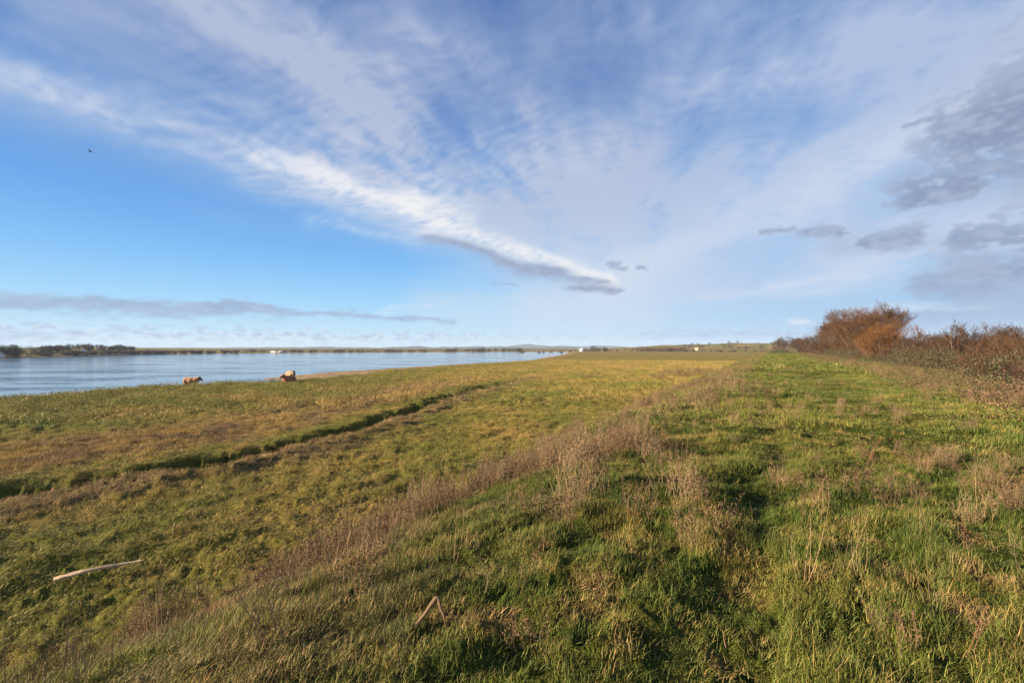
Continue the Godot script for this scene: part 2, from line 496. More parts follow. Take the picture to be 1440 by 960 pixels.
func make_materials() -> void:
	var g := mat("turf", 0.95, 0.15)
	g.albedo_texture = noise_texture(0.035, 5, 3, Color(0.62, 0.60, 0.58), Color(1, 1, 1), 1024)
	g.uv1_triplanar = true
	g.uv1_world_triplanar = true
	g.uv1_scale = Vector3(0.9, 0.9, 0.9)
	g.heightmap_enabled = true
	g.heightmap_texture = noise_texture(0.06, 4, 5, Color.BLACK, Color.WHITE, 1024)
	g.heightmap_scale = 4.0
	var b := mat("blades", 0.6, 0.28)
	b.backlight_enabled = true
	b.backlight = Color(0.5, 0.5, 0.5)
	b.cull_mode = BaseMaterial3D.CULL_DISABLED
	var d := mat("dry", 0.85, 0.2)
	d.backlight_enabled = true
	d.backlight = Color(0.3, 0.3, 0.3)
	d.cull_mode = BaseMaterial3D.CULL_DISABLED
	mat("bark", 0.9, 0.2)
	mat("twig", 0.85, 0.2)
	var lf := mat("leaf", 0.6, 0.3)
	lf.backlight_enabled = true
	lf.backlight = Color(0.35, 0.35, 0.35)
	var hide := mat("hide", 0.8, 0.25)
	hide.rim_enabled = true
	hide.rim = 0.3
	mat("paint", 0.8, 0.3)
	mat("feather", 0.8, 0.2)
	var wd := mat("driftwood", 0.85, 0.2)
	wd.albedo_texture = noise_texture(0.05, 4, 8, Color(0.6, 0.57, 0.52), Color(1, 1, 1), 256)
	wd.uv1_triplanar = true
	wd.uv1_scale = Vector3(1.2, 14, 14)
	# water: wind-ruffled patches between calmer lanes
	var size := 1024
	var wn := noise(0.09, 4, 21)
	var im := wn.get_seamless_image(size, size)
	im.convert(Image.FORMAT_RGBA8)
	im.bump_map_to_normal_map(7.0)
	im.convert(Image.FORMAT_RGB8)
	var raw := im.get_data()
	var pn := noise(0.004, 3, 22).get_seamless_image(size, size)
	pn.convert(Image.FORMAT_L8)
	var pr := pn.get_data()
	for k in size * size:
		var a := 0.10 + 0.90 * smoothstep(0.48, 0.72, pr[k] / 255.0)
		raw[k * 3] = int(128.0 + (raw[k * 3] - 128.0) * a)
		raw[k * 3 + 1] = int(128.0 + (raw[k * 3 + 1] - 128.0) * a)
		raw[k * 3 + 2] = int(255.0 - (255.0 - raw[k * 3 + 2]) * a)
	var wt := mat("water", 0.1, 0.5)
	wt.vertex_color_use_as_albedo = false
	wt.albedo_color = Color(0.055, 0.075, 0.085).linear_to_srgb()
	wt.normal_enabled = true
	wt.normal_texture = ImageTexture.create_from_image(Image.create_from_data(size, size, false, Image.FORMAT_RGB8, raw))
	wt.normal_scale = 0.3
	wt.uv1_triplanar = true
	wt.uv1_world_triplanar = true
	wt.uv1_scale = Vector3(0.0045, 0.0045, 0.011)

# ---------------------------------------------------------------- ground, water, hills
func build_ground() -> void:
	var az := PackedFloat32Array()
	var cols := 470
	for i in cols + 1:
		az.append(deg_to_rad(lerpf(-63, 63, float(i) / cols)))
	for i in range(1, 40):
		az.append(deg_to_rad(63.0 + 234.0 * i / 40.0))
	var n := az.size()
	var rad := PackedFloat32Array([0.0])
	var r := 0.5
	while r < 7000.0:
		rad.append(r)
		r *= 1.0135 if r < 130.0 else 1.03
	var b := MB.new()
	b.v.resize(n * rad.size())
	b.c.resize(n * rad.size())
	for k in rad.size():
		for i in n:
			var x := sin(az[i]) * rad[k]
			var d := cos(az[i]) * rad[k]
			b.v[k * n + i] = Vector3(x, land(x, d), -d)
			b.c[k * n + i] = grow_color(x, d)
	b.ix.resize((rad.size() - 1) * n * 6)
	var q := 0
	for k in rad.size() - 1:
		for i in n:
			var a := k * n + i
			var e := k * n + (i + 1) % n
			for t in [a, a + n, e + n, a, e + n, e]:
				b.ix[q] = t
				q += 1
	structure("ground", b.mesh(true), M.turf, "grassy bank and flat salt marsh reaching to the river", "ground")

func build_water() -> void:
	var b := MB.new()
	b.quad(Vector3(-3000, WATER, 400), Vector3(-3000, WATER, -3000), Vector3(1500, WATER, -3000), Vector3(1500, WATER, 400), Color.WHITE)
	structure("water", b.mesh(true), M.water, "wide calm blue river beside the marsh", "river")

func build_hills() -> void:
	var hn := noise(0.05, 4, 31)
	var k := 0
	for ridge in [[4200.0, 6.0, 30.0, 40.0, 0.0], [5600.0, 10.0, 70.0, 9.0, 5.0]]:
		var b := MB.new()
		var steps := 160
		var rows := 5
		for i in steps + 1:
			var a := deg_to_rad(lerpf(-66, 66, float(i) / steps))
			var dist: float = ridge[0]
			var deg := rad_to_deg(a)
			var hgt: float = ridge[1] + ridge[2] * exp(-pow((deg - ridge[4]) / ridge[3], 2.0)) * (0.65 + hn.get_noise_2d(deg * 3.0, k * 50.0) * 0.9)
			for j in rows:
				var t := float(j) / (rows - 1)
				var rr_ := dist + t * 900.0
				b.v.append(Vector3(sin(a) * rr_, -6.0 + (hgt + 6.0) * sin(t * PI * 0.5), -cos(a) * rr_))
				b.c.append(Color(0.07, 0.085, 0.05).lerp(Color(0.12, 0.11, 0.05), clampf(hn.get_noise_2d(deg * 20.0, t * 80.0) + 0.4, 0, 1)))
		for i in steps:
			for j in rows - 1:
				var a := i * rows + j
				for t in [a, a + 1, a + rows + 1, a, a + rows + 1, a + rows]:
					b.ix.append(t)
		structure("hills" if k == 0 else "hills_001", b.mesh(true), M.turf, ["low dim rise of land on the horizon", "long blue hill far beyond the white farmhouse"][k], "hill")
		k += 1

# ---------------------------------------------------------------- grass
func tuft_mesh(blades: int, segs: int, radius: float, lo: float, hi: float, width: float, flop: float, straw: float) -> ArrayMesh:
	var b := MB.new()
	for i in blades:
		var a := rr(0, TAU)
		var o := radius * sqrt(rng.randf())
		var at := Vector3(cos(a) * o, -0.02, sin(a) * o)
		var dir := rr(0, TAU)
		var out := Vector3(cos(dir), 0, sin(dir))
		var side := Vector3(-sin(dir + rr(-0.6, 0.6)), 0, cos(dir + rr(-0.6, 0.6)))
		var l := rr(lo, hi)
		var up := (Vector3.UP + out * rr(0.0, 0.55)).normalized()
		var bend := (out * rr(0.1, 0.8) + Vector3.DOWN * rr(0.0, 0.4)) * l * flop
		var col := Color(0.44, 0.64, 0.45)
		if rng.randf() < straw:
			col = Color(0.9, 0.9, 0.9)
		b.blade(at, side, up, bend, l, width * rr(0.7, 1.3), segs, vary(col, 0.3))
	return b.mesh()

func scatter(called: String, label: String, category: String, meshes: Array, m: Material, places: Array) -> void:
	# places: one array per mesh of [Transform3D, Color]
	for k in meshes.size():
		if places[k].is_empty():
			continue
		var mm := MultiMesh.new()
		mm.transform_format = MultiMesh.TRANSFORM_3D
		mm.use_colors = true
		mm.mesh = meshes[k]
		mm.instance_count = places[k].size()
		for i in places[k].size():
			mm.set_instance_transform(i, places[k][i][0])
			mm.set_instance_color(i, places[k][i][1])
		var o := MultiMeshInstance3D.new()
		o.name = next_name(called)
		o.multimesh = mm
		o.material_override = m
		add_child(o)
		tag(o, label, category, "", "stuff")

func growth(x: float, d: float) -> float:
	# share of the ground here that carries grass
	if seaward(x, d) > -0.1:
		return 0.0
	if d < 60.0 and creek_at(x, d) < lerpf(0.3, 0.8, smoothstep(-15.5, -10.5, x)):
		return 0.0
	return 1.0

func build_grass() -> void:
	# three stands of the same sward: single blades near by, then tufts, then broad tussocks where blades cannot be told apart
	var near := []
	for k in 5:
		near.append(tuft_mesh(40, 3, 0.09, 0.03, [0.056, 0.075, 0.065, 0.095, 0.05][k], 0.0030, 0.65, [0.10, 0.22, 0.14, 0.35, 0.06][k]))
	var mid := []
	for k in 4:
		mid.append(tuft_mesh(46, 2, 0.21, 0.05, [0.085, 0.12, 0.08, 0.10][k], 0.0075, 0.65, 0.16))
	var wide := []
	for k in 4:
		wide.append(tuft_mesh(90, 2, 0.75, 0.08, [0.20, 0.26, 0.17, 0.22][k], 0.028, 0.7, 0.12))
	var places := [[], [], []]
	for s in 3:
		for k in [near, mid, wide][s]:
			places[s].append([])
	var spans := [[1.1, 11.0, 420.0], [9.0, 36.0, 64.0], [32.0, 170.0, 3.4]]
	for s in 3:
		var r0: float = spans[s][0]
		var r1: float = spans[s][1]
		var span := deg_to_rad(118.0)
		var count := int((r1 * r1 - r0 * r0) * 0.5 * span * spans[s][2])
		for i in count:
			var r := sqrt(lerpf(r0 * r0, r1 * r1, rng.randf()))
			# thin out towards the outer end so that one stand passes into the next
			if s < 2 and rng.randf() < smoothstep(lerpf(r0, r1, 0.7), r1, r):
				continue
			if s > 0 and rng.randf() > smoothstep(r0, r0 * 1.25, r):
				continue
			if s == 0 and rng.randf() > 1.25 - r / 14.0:
				continue
			if s == 2 and rng.randf() < smoothstep(70.0, 170.0, r) * 0.75:
				continue
			var a := (rng.randf() - 0.5) * span
			var x := sin(a) * r
			var d := cos(a) * r
			if growth(x, d) < 0.5:
				continue
			var lat := x * BC - d * BS
			var p := n_patch.get_noise_2d(x * 2.3 + 300.0, d * 2.3)
			var y := land(x, d)
			var path := exp(-pow((lat - 1.9) / 1.0, 2.0)) * smoothstep(5.0, 12.0, r)
			var rut := exp(-pow((lat + 0.1) / 0.25, 2.0))
			var tall := (0.85 + p * 0.8) * rr(0.7, 1.3) * (1.0 - 0.55 * path) * (1.0 - 0.35 * rut)
			if lat < -8.5:
				tall *= 0.75
			var uu := x * 0.8 + d * 0.6
			var ww := -x * 0.6 + d * 0.8
			tall *= 1.0 + 1.3 * n_small.get_noise_2d(uu * 0.75, ww * 1.5) + 0.8 * (0.3 - absf(n_small.get_noise_2d(uu * 1.6 + 31.0, ww * 3.4)))
			if lat < -9.0 and d < 62.0:
				# taller straw-coloured grass beyond the creek
				var ck := creek_at(x, d)
				if ck > 3.0 and ck < 11.0 and creek_side(x, d) < 0.0:
					tall *= 1.0 + 1.1 * smoothstep(3.0, 4.5, ck + p * 2.0) * (1.0 - smoothstep(8.5, 11.0, ck + p * 3.0))
			tall = clampf(tall, 0.25, 1.7 if lat > -8.0 else 2.6)
			var basis := Basis(Vector3.UP, rr(0, TAU)).scaled(Vector3(rr(0.85, 1.25), tall, rr(0.85, 1.25)))
			# the sward lies over a little, away from the prevailing wind
			var lean := Basis(Vector3(rr(-0.5, 0.5) + 0.35, 0, rr(-0.6, 0.6) - 0.7).normalized(), rr(0.1, 0.5))
			if lat > -8.5:
				var la := rr(0, TAU)
				lean = Basis(Vector3(cos(la), 0, sin(la)), rr(0.0, 0.35))
			var c := grow_color(x, d)
			c = vary(Color(c.r * 2.27, c.g * 1.56, c.b * 2.22), 0.16)
			var k := rng.randi() % (places[s] as Array).size()
			places[s][k].append([Transform3D(lean * basis, Vector3(x, y, -d)), c])
	scatter("grass", "short mixed green and straw grass covering the bank crest", "grass", near, M.blades, places[0])
	scatter("bank_grass", "grass tufts on the bank slopes and near marsh", "grass", mid, M.blades, places[1])
	scatter("marsh_grass", "olive and golden grass across the flat marsh", "grass", wide, M.blades, places[2])

# ---------------------------------------------------------------- dead weeds
func weed_meshes(stems: int, spread: float, lo: float, hi: float, head: float, col: Color, seed_: int) -> Array:
	rng.seed = seed_
	var st := MB.new()
	var hd := MB.new()
	for i in stems:
		var a := rr(0, TAU)
		var o := spread * sqrt(rng.randf())
		var at := Vector3(cos(a) * o, -0.03, sin(a) * o)
		var l := rr(lo, hi)
		var lean := Vector3(rr(-0.3, 0.3), 1, rr(-0.3, 0.3)).normalized()
		var bend := Vector3(rr(-0.18, 0.18), -0.03, rr(-0.18, 0.18)) * l
		var pts := PackedVector3Array()
		var rad := PackedFloat32Array()
		for k in 4:
			var t := k / 3.0
			pts.append(at + lean * (l * t) + bend * t * t)
			rad.append(lerpf(0.0030, 0.0012, t))
		var sc := vary(col, 0.25)
		st.tube(pts, rad, 3, sc, false)
		# side sprigs with seeds in the upper part
		var sprigs := int(head * rr(6, 12))
		for k in sprigs:
			var t := rr(0.42, 1.0)
			var p := at + lean * (l * t) + bend * t * t
			var dir := Vector3(rr(-1, 1), rr(0.3, 1.4), rr(-1, 1)).normalized()
			var sl := rr(0.04, 0.13) * (1.35 - t)
			var hc := vary(col.lerp(Color(0.17, 0.115, 0.068), 0.4), 0.35)
			var side := dir.cross(Vector3(rr(-1, 1), rr(-1, 1), rr(-1, 1))).normalized()
			hd.blade(p, side, dir, Vector3(0, -0.02, 0), sl, 0.006, 1, hc)
			for e in 3:
				var sp := p + dir * sl * rr(0.35, 1.0)
				var q := Vector3(rr(-1, 1), rr(-1, 1), rr(-1, 1)).normalized() * rr(0.004, 0.009)
				var q2 := q.cross(Vector3(rr(-1, 1), rr(-1, 1), rr(-1, 1))).normalized() * rr(0.003, 0.007)
				hd.quad(sp - q, sp + q2, sp + q, sp - q2, hc)
	return [st.mesh(), hd.mesh() if hd.v.size() else null]

func build_weeds() -> void:
	var pink := Color(0.168, 0.118, 0.072)
	var brown := Color(0.112, 0.076, 0.048)
	var pale := Color(0.270, 0.200, 0.115)
	var kinds := [
		["dead_weed_clump", weed_meshes(26, 0.19, 0.3, 0.72, 1.0, pink, 101), "feathery dead tan weed clump"],
		["dead_weed_clump", weed_meshes(18, 0.18, 0.22, 0.6, 1.3, brown, 102), "dense dead dark brown weed clump"],
		["dead_weed_clump", weed_meshes(32, 0.24, 0.25, 0.66, 0.8, pink.lerp(pale, 0.35), 103), "wide dead fawn weed clump"],
		["dead_dock", weed_meshes(2, 0.04, 0.45, 0.7, 3.2, Color(0.15, 0.080, 0.048), 104), "single dead dock stalk with rusty seed spike"],
		["dry_stalk_bunch", weed_meshes(9, 0.08, 0.55, 0.95, 0.12, pale, 105), "tall bunch of pale bare dry stalks"],
		["dry_stalk_bunch", weed_meshes(5, 0.10, 0.4, 0.8, 0.25, pale.lerp(brown, 0.4), 106), "few straggling pale brown dry stalks"],
	]
	var texts := {
		"dead_weed_clump": ["clump of dead pinkish brown weed stems on the bank", "weeds", "dead weed clumps on the bank"],
		"dead_dock": ["single dead dock stalk with dark rusty seed spike", "dock", "dead dock stalks in the grass"],
		"dry_stalk_bunch": ["bunch of pale dry bare stalks standing in grass", "stalks", "pale dry stalk bunches on the bank"],
	}
	rng.seed = 200
	# those that the photograph shows large: kind, pixel of the foot, height in pixels
	var seen := [
		[0, 690, 682, 62], [0, 676, 690, 52], [2, 812, 700, 100], [0, 830, 690, 90], [2, 800, 715, 60], [0, 942, 695, 75], [2, 960, 705, 70], [1, 895, 722, 62], [0, 760, 730, 66], [1, 985, 700, 50],
		[0, 605, 712, 66], [2, 590, 725, 60], [0, 560, 740, 60], [1, 640, 715, 50], [2, 880, 620, 46], [0, 905, 610, 44], [0, 868, 630, 46], [2, 1035, 552, 34], [0, 1020, 548, 34], [0, 1050, 560, 40], [1, 1005, 560, 36], [2, 990, 575, 40],
		[4, 372, 905, 150], [4, 392, 890, 120], [5, 440, 870, 120], [5, 482, 790, 110], [1, 500, 840, 90], [1, 515, 826, 90], [5, 225, 905, 90], [2, 205, 890, 60], [5, 165, 945, 70], [4, 120, 955, 55], [5, 60, 945, 70], [5, 275, 930, 130],
		[3, 730, 832, 58], [3, 862, 832, 54], [5, 640, 790, 60], [1, 790, 735, 60], [3, 970, 790, 60], [0, 975, 760, 70], [1, 1010, 745, 60], [3, 1128, 740, 60], [1, 1145, 705, 60], [1, 1200, 700, 60], [3, 1218, 655, 46], [5, 1132, 815, 90],
		[5, 1205, 810, 80], [5, 1380, 715, 70], [1, 1400, 722, 60], [3, 1352, 790, 70], [3, 1402, 712, 50], [1, 1255, 910, 70], [5, 1190, 795, 60], [5, 1300, 850, 60], [1, 745, 925, 50], [5, 560, 935, 60], [3, 1358, 920, 60], [0, 1075, 560, 26], [1, 1240, 700, 60], [0, 1100, 690, 50],
		[5, 535, 905, 90], [1, 440, 800, 70], [0, 528, 770, 60], [2, 470, 775, 70], [5, 330, 900, 80], [0, 410, 830, 70], [5, 520, 760, 80], [2, 95, 940, 50],
	]
	var made := 0
	for e in seen:
		var p := at_pixel(e[1], e[2])
		var dist := -p.z
		var want: float = e[3] / FOCAL * dist
		var hgt: float = [0.72, 0.6, 0.66, 0.7, 0.95, 0.8][e[0]]
		add_weed(kinds[e[0]], texts, p, clampf(want / hgt * 1.2, 0.6, 1.9))
		made += 1
	# the rest of the weedy strips along the bank's shoulder
	var rest := [[], [], [], []]
	var tries := 0
	while tries < 26000:
		tries += 1
		var r := sqrt(lerpf(9.0, 110.0 * 110.0, pow(rng.randf(), 1.9)))
		var a := deg_to_rad(rr(-56, 56))
		var x := sin(a) * r
		var d := cos(a) * r
		var lat := x * BC - d * BS
		var thick := smoothstep(-9.0, -5.5, lat) * (1.0 - smoothstep(-2.4, -1.0, lat)) * lerpf(lerpf(0.42, 0.22, smoothstep(5.0, 12.0, r)), 0.75, smoothstep(18.0, 40.0, r)) + smoothstep(4.2, 5.8, lat) * (1.0 - smoothstep(8.0, 9.5, lat)) * 0.3 + (0.30 if lat > -8.0 and lat < 5.5 and r > 4.0 and r < 26.0 else 0.04 if lat > -8.0 and lat < 6.0 else 0.0)
		thick *= clampf(0.3 + n_patch.get_noise_2d(x * 2.6 + 70.0, d * 2.6) * 2.6, 0.03, 1.2)
		if rng.randf() > thick:
			continue
		var y := land(x, d)
		var k: int = [0, 0, 1, 1, 2, 2, 0, 3, 5][rng.randi() % 9]
		var size := rr(0.5, 1.05) * (0.6 if lat > -1.5 and lat < 4.5 else 1.0)
		if r < 6.0:
			if rng.randf() < 0.6:
				continue
			k = 5
		if made < 298 and r < 14.0 and rng.randf() < 0.6:
			add_weed(kinds[k], texts, Vector3(x, y, -d), size)
			made += 1
		else:
			var t := Transform3D(Basis(Vector3.UP, rr(0, TAU)).scaled(Vector3.ONE * size * 1.05), Vector3(x, y, -d))
			var kk := k if k < 3 else 1
			if r < 6.0:
				continue
			rest[kk].append([t, vary(Color.WHITE, 0.2)])
	var joined := []
	for k in 3:
		var am := ArrayMesh.new()
		for pm in kinds[k][1]:
			am.add_surface_from_arrays(Mesh.PRIMITIVE_TRIANGLES, (pm as ArrayMesh).surface_get_arrays(0))
		joined.append(am)
	scatter("dead_weeds", "mass of dead brown weed stems along the bank shoulder", "weeds", joined, M.dry, rest.slice(0, 3))
	# loose dry stems and leaning straws in the near grass
	var straw := []
	for k in 3:
		var b := MB.new()
		for i in 1:
			var pts := PackedVector3Array()
			var rad := PackedFloat32Array()
			var dir := Vector3(rr(-1, 1), rr(0.15, 0.9), rr(-1, 1)).normalized()
			var l := rr(0.08, 0.24)
			var bend := Vector3(rr(-0.25, 0.25), rr(-0.25, 0.0), rr(-0.25, 0.25)) * l
			for q in 4:
				var t := q / 3.0
				pts.append(Vector3(rr(-0.02, 0.02), 0, rr(-0.02, 0.02)) * 0.2 + dir * l * t + bend * t * t)
				rad.append(lerpf(0.0015, 0.0007, t))
			b.tube(pts, rad, 3, vary(pale, 0.3), false)
		straw.append(b.mesh())
	var sp := [[], [], []]
	for i in 2200:
		var r := sqrt(lerpf(1.4, 170.0, rng.randf()))
		var a := deg_to_rad(rr(-57, 57))
		var x := sin(a) * r
		var d := cos(a) * r
		if n_patch.get_noise_2d(x * 3.0 + 11.0, d * 3.0) < rr(-0.5, 0.35):
			continue
		sp[rng.randi() % 3].append([Transform3D(Basis(Vector3.UP, rr(0, TAU)).scaled(Vector3.ONE * rr(0.6, 1.3)), Vector3(x, land(x, d) + 0.04, -d)), vary(Color.WHITE, 0.25)])
	scatter("dry_straws", "loose dry straws leaning through the bank grass", "straw", straw, M.dry, sp)

func add_weed(kind: Array, texts: Dictionary, p: Vector3, size: float) -> void:
	var o := thing(kind[0], p, rr(0, TAU))
	o.scale = Vector3.ONE * size
	var t: Array = texts[kind[0]]
	var lat := p.x * BC + p.z * BS
	var zone := 0 if lat < -4.5 else 1 if lat < -0.6 else 2 if lat < 4.8 else 3
	var where: String = ["low on the marsh-side slope", "on the marsh-side shoulder of the bank", "beside the grass path on the crest", "among the brambles on the hedge side"][zone]
	var look: String = kind[2]
	tag(o, look + " " + where, t[1], t[2] + ", " + look + " " + where)
	part("stems", kind[1][0], M.dry, o).set_meta("kind", "stuff")
	if kind[1][1]:
		part("seed_heads", kind[1][1], M.dry, o).set_meta("kind", "stuff")

# ---------------------------------------------------------------- bare trees, shrubs and brambles
# limbs and twigs kept within a dome; returns [trunk mesh, crown mesh]
func bare_tree(seed_: int, high: float, wide: float, stems: int, per: Array, bark: Color, twig: Color, upright: float, thick := 1.0) -> Array:
	rng.seed = seed_
	var tr := MB.new()
	var cr := MB.new()
	var todo := []
	for i in stems:
		var a := TAU * i / stems + rr(-0.4, 0.4)
		var dir := Vector3(cos(a) * rr(0.15, 0.75), 1.0, sin(a) * rr(0.15, 0.75)).normalized()
		todo.append([Vector3(cos(a), 0, sin(a)) * wide * 0.06, dir, high * rr(0.55, 0.8), high * 0.013 * rr(0.7, 1.2) * thick, 0])
	while todo:
		var e: Array = todo.pop_back()
		var at: Vector3 = e[0]
		var dir: Vector3 = e[1]
		var l: float = e[2]
		var rad: float = e[3]
		var lv: int = e[4]
		# stay inside the crown
		var tip := at + dir * l
		var q := Vector3(tip.x / (wide * 0.5), (tip.y - high * 0.42) / (high * 0.58), tip.z / (wide * 0.5))
		var over := q.length()
		if over > 1.0:
			l *= clampf(1.0 / (over * over), 0.3, 1.0) * rr(0.85, 1.12)
		var bend := Vector3(rr(-0.25, 0.25), rr(-0.02, 0.3) * upright, rr(-0.25, 0.25)) * l
		if lv <= 1:
			var pts := PackedVector3Array()
			var rads := PackedFloat32Array()
			for k in 5:
				var t := k / 4.0
				pts.append(at + dir * l * t + bend * t * t)
				rads.append(rad * lerpf(1.0, 0.35, t))
			tr.tube(pts, rads, 5, vary(bark, 0.15))
		else:
			var side := dir.cross(Vector3(rr(-1, 1), rr(-1, 1), rr(-1, 1))).normalized()
			cr.blade(at, side, dir, bend, l, maxf(rad * 2.0, 0.014 * thick), 2, vary(twig if lv > 2 else twig.lerp(bark, 0.5), 0.28))
		if lv >= per.size():
			continue
		for k in per[lv]:
			var t := rr(0.25, 1.0) if lv > 0 else rr(0.3, 1.0)
			var p := at + dir * l * t + bend * t * t
			var nd := (dir * rr(0.5, 1.0) + Vector3(rr(-1, 1), rr(-0.45, 0.9) * upright + rr(-0.1, 0.2), rr(-1, 1)) * rr(0.6, 1.0)).normalized()
			todo.append([p, nd, l * rr(0.38, 0.66), rad * 0.42, lv + 1])
	return [tr.mesh(true), cr.mesh()]

func leaf_mass(seed_: int, count: int, at: Vector3, half: Vector3, size: float, cols: Array) -> ArrayMesh:
	rng.seed = seed_
	var b := MB.new()
	# leaves gather on sprays, so that the mass has hollows
	var sprays := maxi(count / 14, 1)
	for i in sprays:
		var u := Vector3(rr(-1, 1), rr(-1, 1), rr(-1, 1))
		while u.length() > 1.0:
			u = Vector3(rr(-1, 1), rr(-1, 1), rr(-1, 1))
		u = u.normalized() * pow(u.length(), 0.6)
		var c := at + u * half
		for k in 14:
			var p := c + Vector3(rr(-1, 1), rr(-1, 1), rr(-1, 1)) * size * 3.2
			if p.y < 0.01:
				p.y = rr(0.01, 0.1)
			var d := Vector3(rr(-1, 1), rr(-0.6, 0.8), rr(-1, 1)).normalized() * size * rr(0.6, 1.2)
			var s := d.cross(Vector3(rr(-1, 1), rr(-1, 1), rr(-1, 1))).normalized() * size * rr(0.25, 0.45)
			b.quad(p, p + d * 0.5 + s, p + d, p + d * 0.5 - s, vary(cols[rng.randi() % cols.size()], 0.3))
	return b.mesh()

func place_bank(lat: float, s: float) -> Vector3:
	var x := lat * BC + s * BS
	var d := -lat * BS + s * BC
	return Vector3(x, land(x, d), -d)

func copy_of(parts: Array, called: String, at: Vector3, turn: float, size: Vector3) -> Node3D:
	var o := thing(called, at, turn)
	o.scale = size
	for p in parts:
		part(p[0], p[1], p[2], o)
	return o

func build_hedge() -> void:
	var bark := Color(0.085, 0.060, 0.042)
	var orange := Color(0.125, 0.064, 0.027)
	var rust := Color(0.068, 0.042, 0.027)
	var purple := Color(0.048, 0.034, 0.028)
	var big := bare_tree(301, 11.0, 15.0, 9, [10, 10, 9, 7], bark, rust.lerp(orange, 0.35), 1.0)
	var willow := bare_tree(302, 7.6, 8.0, 8, [9, 9, 9, 6], bark, orange, 1.1)
	var brown := bare_tree(303, 10.0, 11.0, 7, [8, 8, 8, 5], bark, rust.lerp(purple, 0.5), 1.0)
	var dark_leaf := [Color(0.055, 0.068, 0.030), Color(0.072, 0.062, 0.034), Color(0.090, 0.064, 0.040)]
	var o := copy_of([["trunk", big[0], M.bark], ["crown", big[1], M.twig]], "bare_tree", place_bank(15.0, 106), 0.4, Vector3(1.2, 1.06, 1.2))
	tag(o, "tallest bare tree with broad domed russet crown above the hedge", "tree")
	o = copy_of([["trunk", willow[0], M.bark], ["crown", willow[1], M.twig]], "willow_tree", place_bank(13.2, 76), 1.0, Vector3.ONE)
	tag(o, "leafless bright orange willow in front of the domed tree", "tree")
	o = copy_of([["trunk", big[0], M.bark], ["crown", big[1], M.twig]], "bare_tree", place_bank(16, 130), 2.4, Vector3(1.1, 1.0, 1.1))
	tag(o, "bare russet tree close behind the tallest domed tree", "tree")
	var far := [[13.5, 160.0, 0.95], [12.6, 190.0, 1.0], [13.5, 220.0, 1.05], [12.0, 255.0, 1.0], [14.0, 300.0, 1.05], [9.0, 290.0, 0.9], [6.5, 320.0, 0.95], [4.0, 350.0, 0.9], [1.0, 390.0, 0.85]]
	for f in far:
		o = copy_of([["trunk", brown[0], M.bark], ["crown", brown[1], M.twig]], "bare_tree", place_bank(f[0], f[1]), f[1], Vector3.ONE * f[2])
		tag(o, "bare purplish brown tree in the far stretch of hedge", "tree", "bare trees in the far stretch of hedge")
	# hedge shrubs: bare above, dark leaves of ivy and bramble below
	var shrubs := []
	for k in 4:
		var t := bare_tree(310 + k, [5.4, 4.9, 5.8, 5.1][k], [4.6, 5.0, 4.4, 5.2][k], 8, [8, 8, 8, 5], bark, [purple, rust, purple.lerp(rust, 0.5), rust.lerp(purple, 0.3)][k], 0.8)
		var lm := leaf_mass(330 + k, 2600, Vector3(0, 1.75, 0), Vector3(2.3, 1.75, 2.3), 0.11, dark_leaf)
		shrubs.append([["trunk", t[0], M.bark], ["crown", t[1], M.twig], ["leaves", lm, M.leaf]])
	rng.seed = 350
	var s := 12.0
	while s < 300.0:
		var at := place_bank(rr(13.0, 14.4), s)
		var kd := rng.randi() % 4
		o = copy_of(shrubs[kd], "hedge_shrub", at, rr(0, TAU), Vector3(rr(0.9, 1.15), rr(0.82, 1.06), rr(0.9, 1.15)))
		var hue: String = ["purplish bare twiggy", "russet bare twiggy", "dull brown bare twiggy", "reddish brown bare twiggy"][kd]
		tag(o, hue + " shrub on the bank side of the hedge", "shrub", hue + " shrubs on the bank side of the hedge")
		if s < 130.0:
			at = place_bank(rr(15.6, 17.6), s + rr(-1, 1))
			o = copy_of(shrubs[kd], "hedge_shrub", at, rr(0, TAU), Vector3(rr(0.9, 1.15), rr(0.9, 1.12), rr(0.9, 1.15)))
			tag(o, hue + " shrub in the hedge's back row", "shrub", hue + " shrubs in the hedge's back row")
		s += rr(1.7, 2.6) * (1.0 + s / 130.0)
	# a lower row of dark evergreen growth along the bank side of the hedge
	var darks := []
	for k in 3:
		var t := bare_tree(390 + k, 3.0, 3.4, 5, [5, 5, 4], bark, purple, 0.7)
		var lm := leaf_mass(395 + k, 5200, Vector3(0, 1.5, 0), Vector3(1.75, 1.6, 1.75), 0.085, [Color(0.055, 0.068, 0.030), Color(0.068, 0.066, 0.034), Color(0.090, 0.064, 0.040)])
		darks.append([["trunk", t[0], M.bark], ["crown", t[1], M.twig], ["leaves", lm, M.leaf]])
	s = 11.0
	while s < 150.0:
		o = copy_of(darks[rng.randi() % 3], "evergreen_shrub", place_bank(rr(11.6, 12.3), s), rr(0, TAU), Vector3(rr(0.9, 1.2), rr(1.1, 1.4), rr(0.9, 1.2)))
		tag(o, "dark leafy evergreen shrub at the bank-side foot of the hedge", "shrub", "dark evergreen shrubs at the hedge foot")
		s += rr(1.5, 2.2) * (1.0 + s / 120.0)
	# brambles on the right-hand shoulder
	var brambles := []
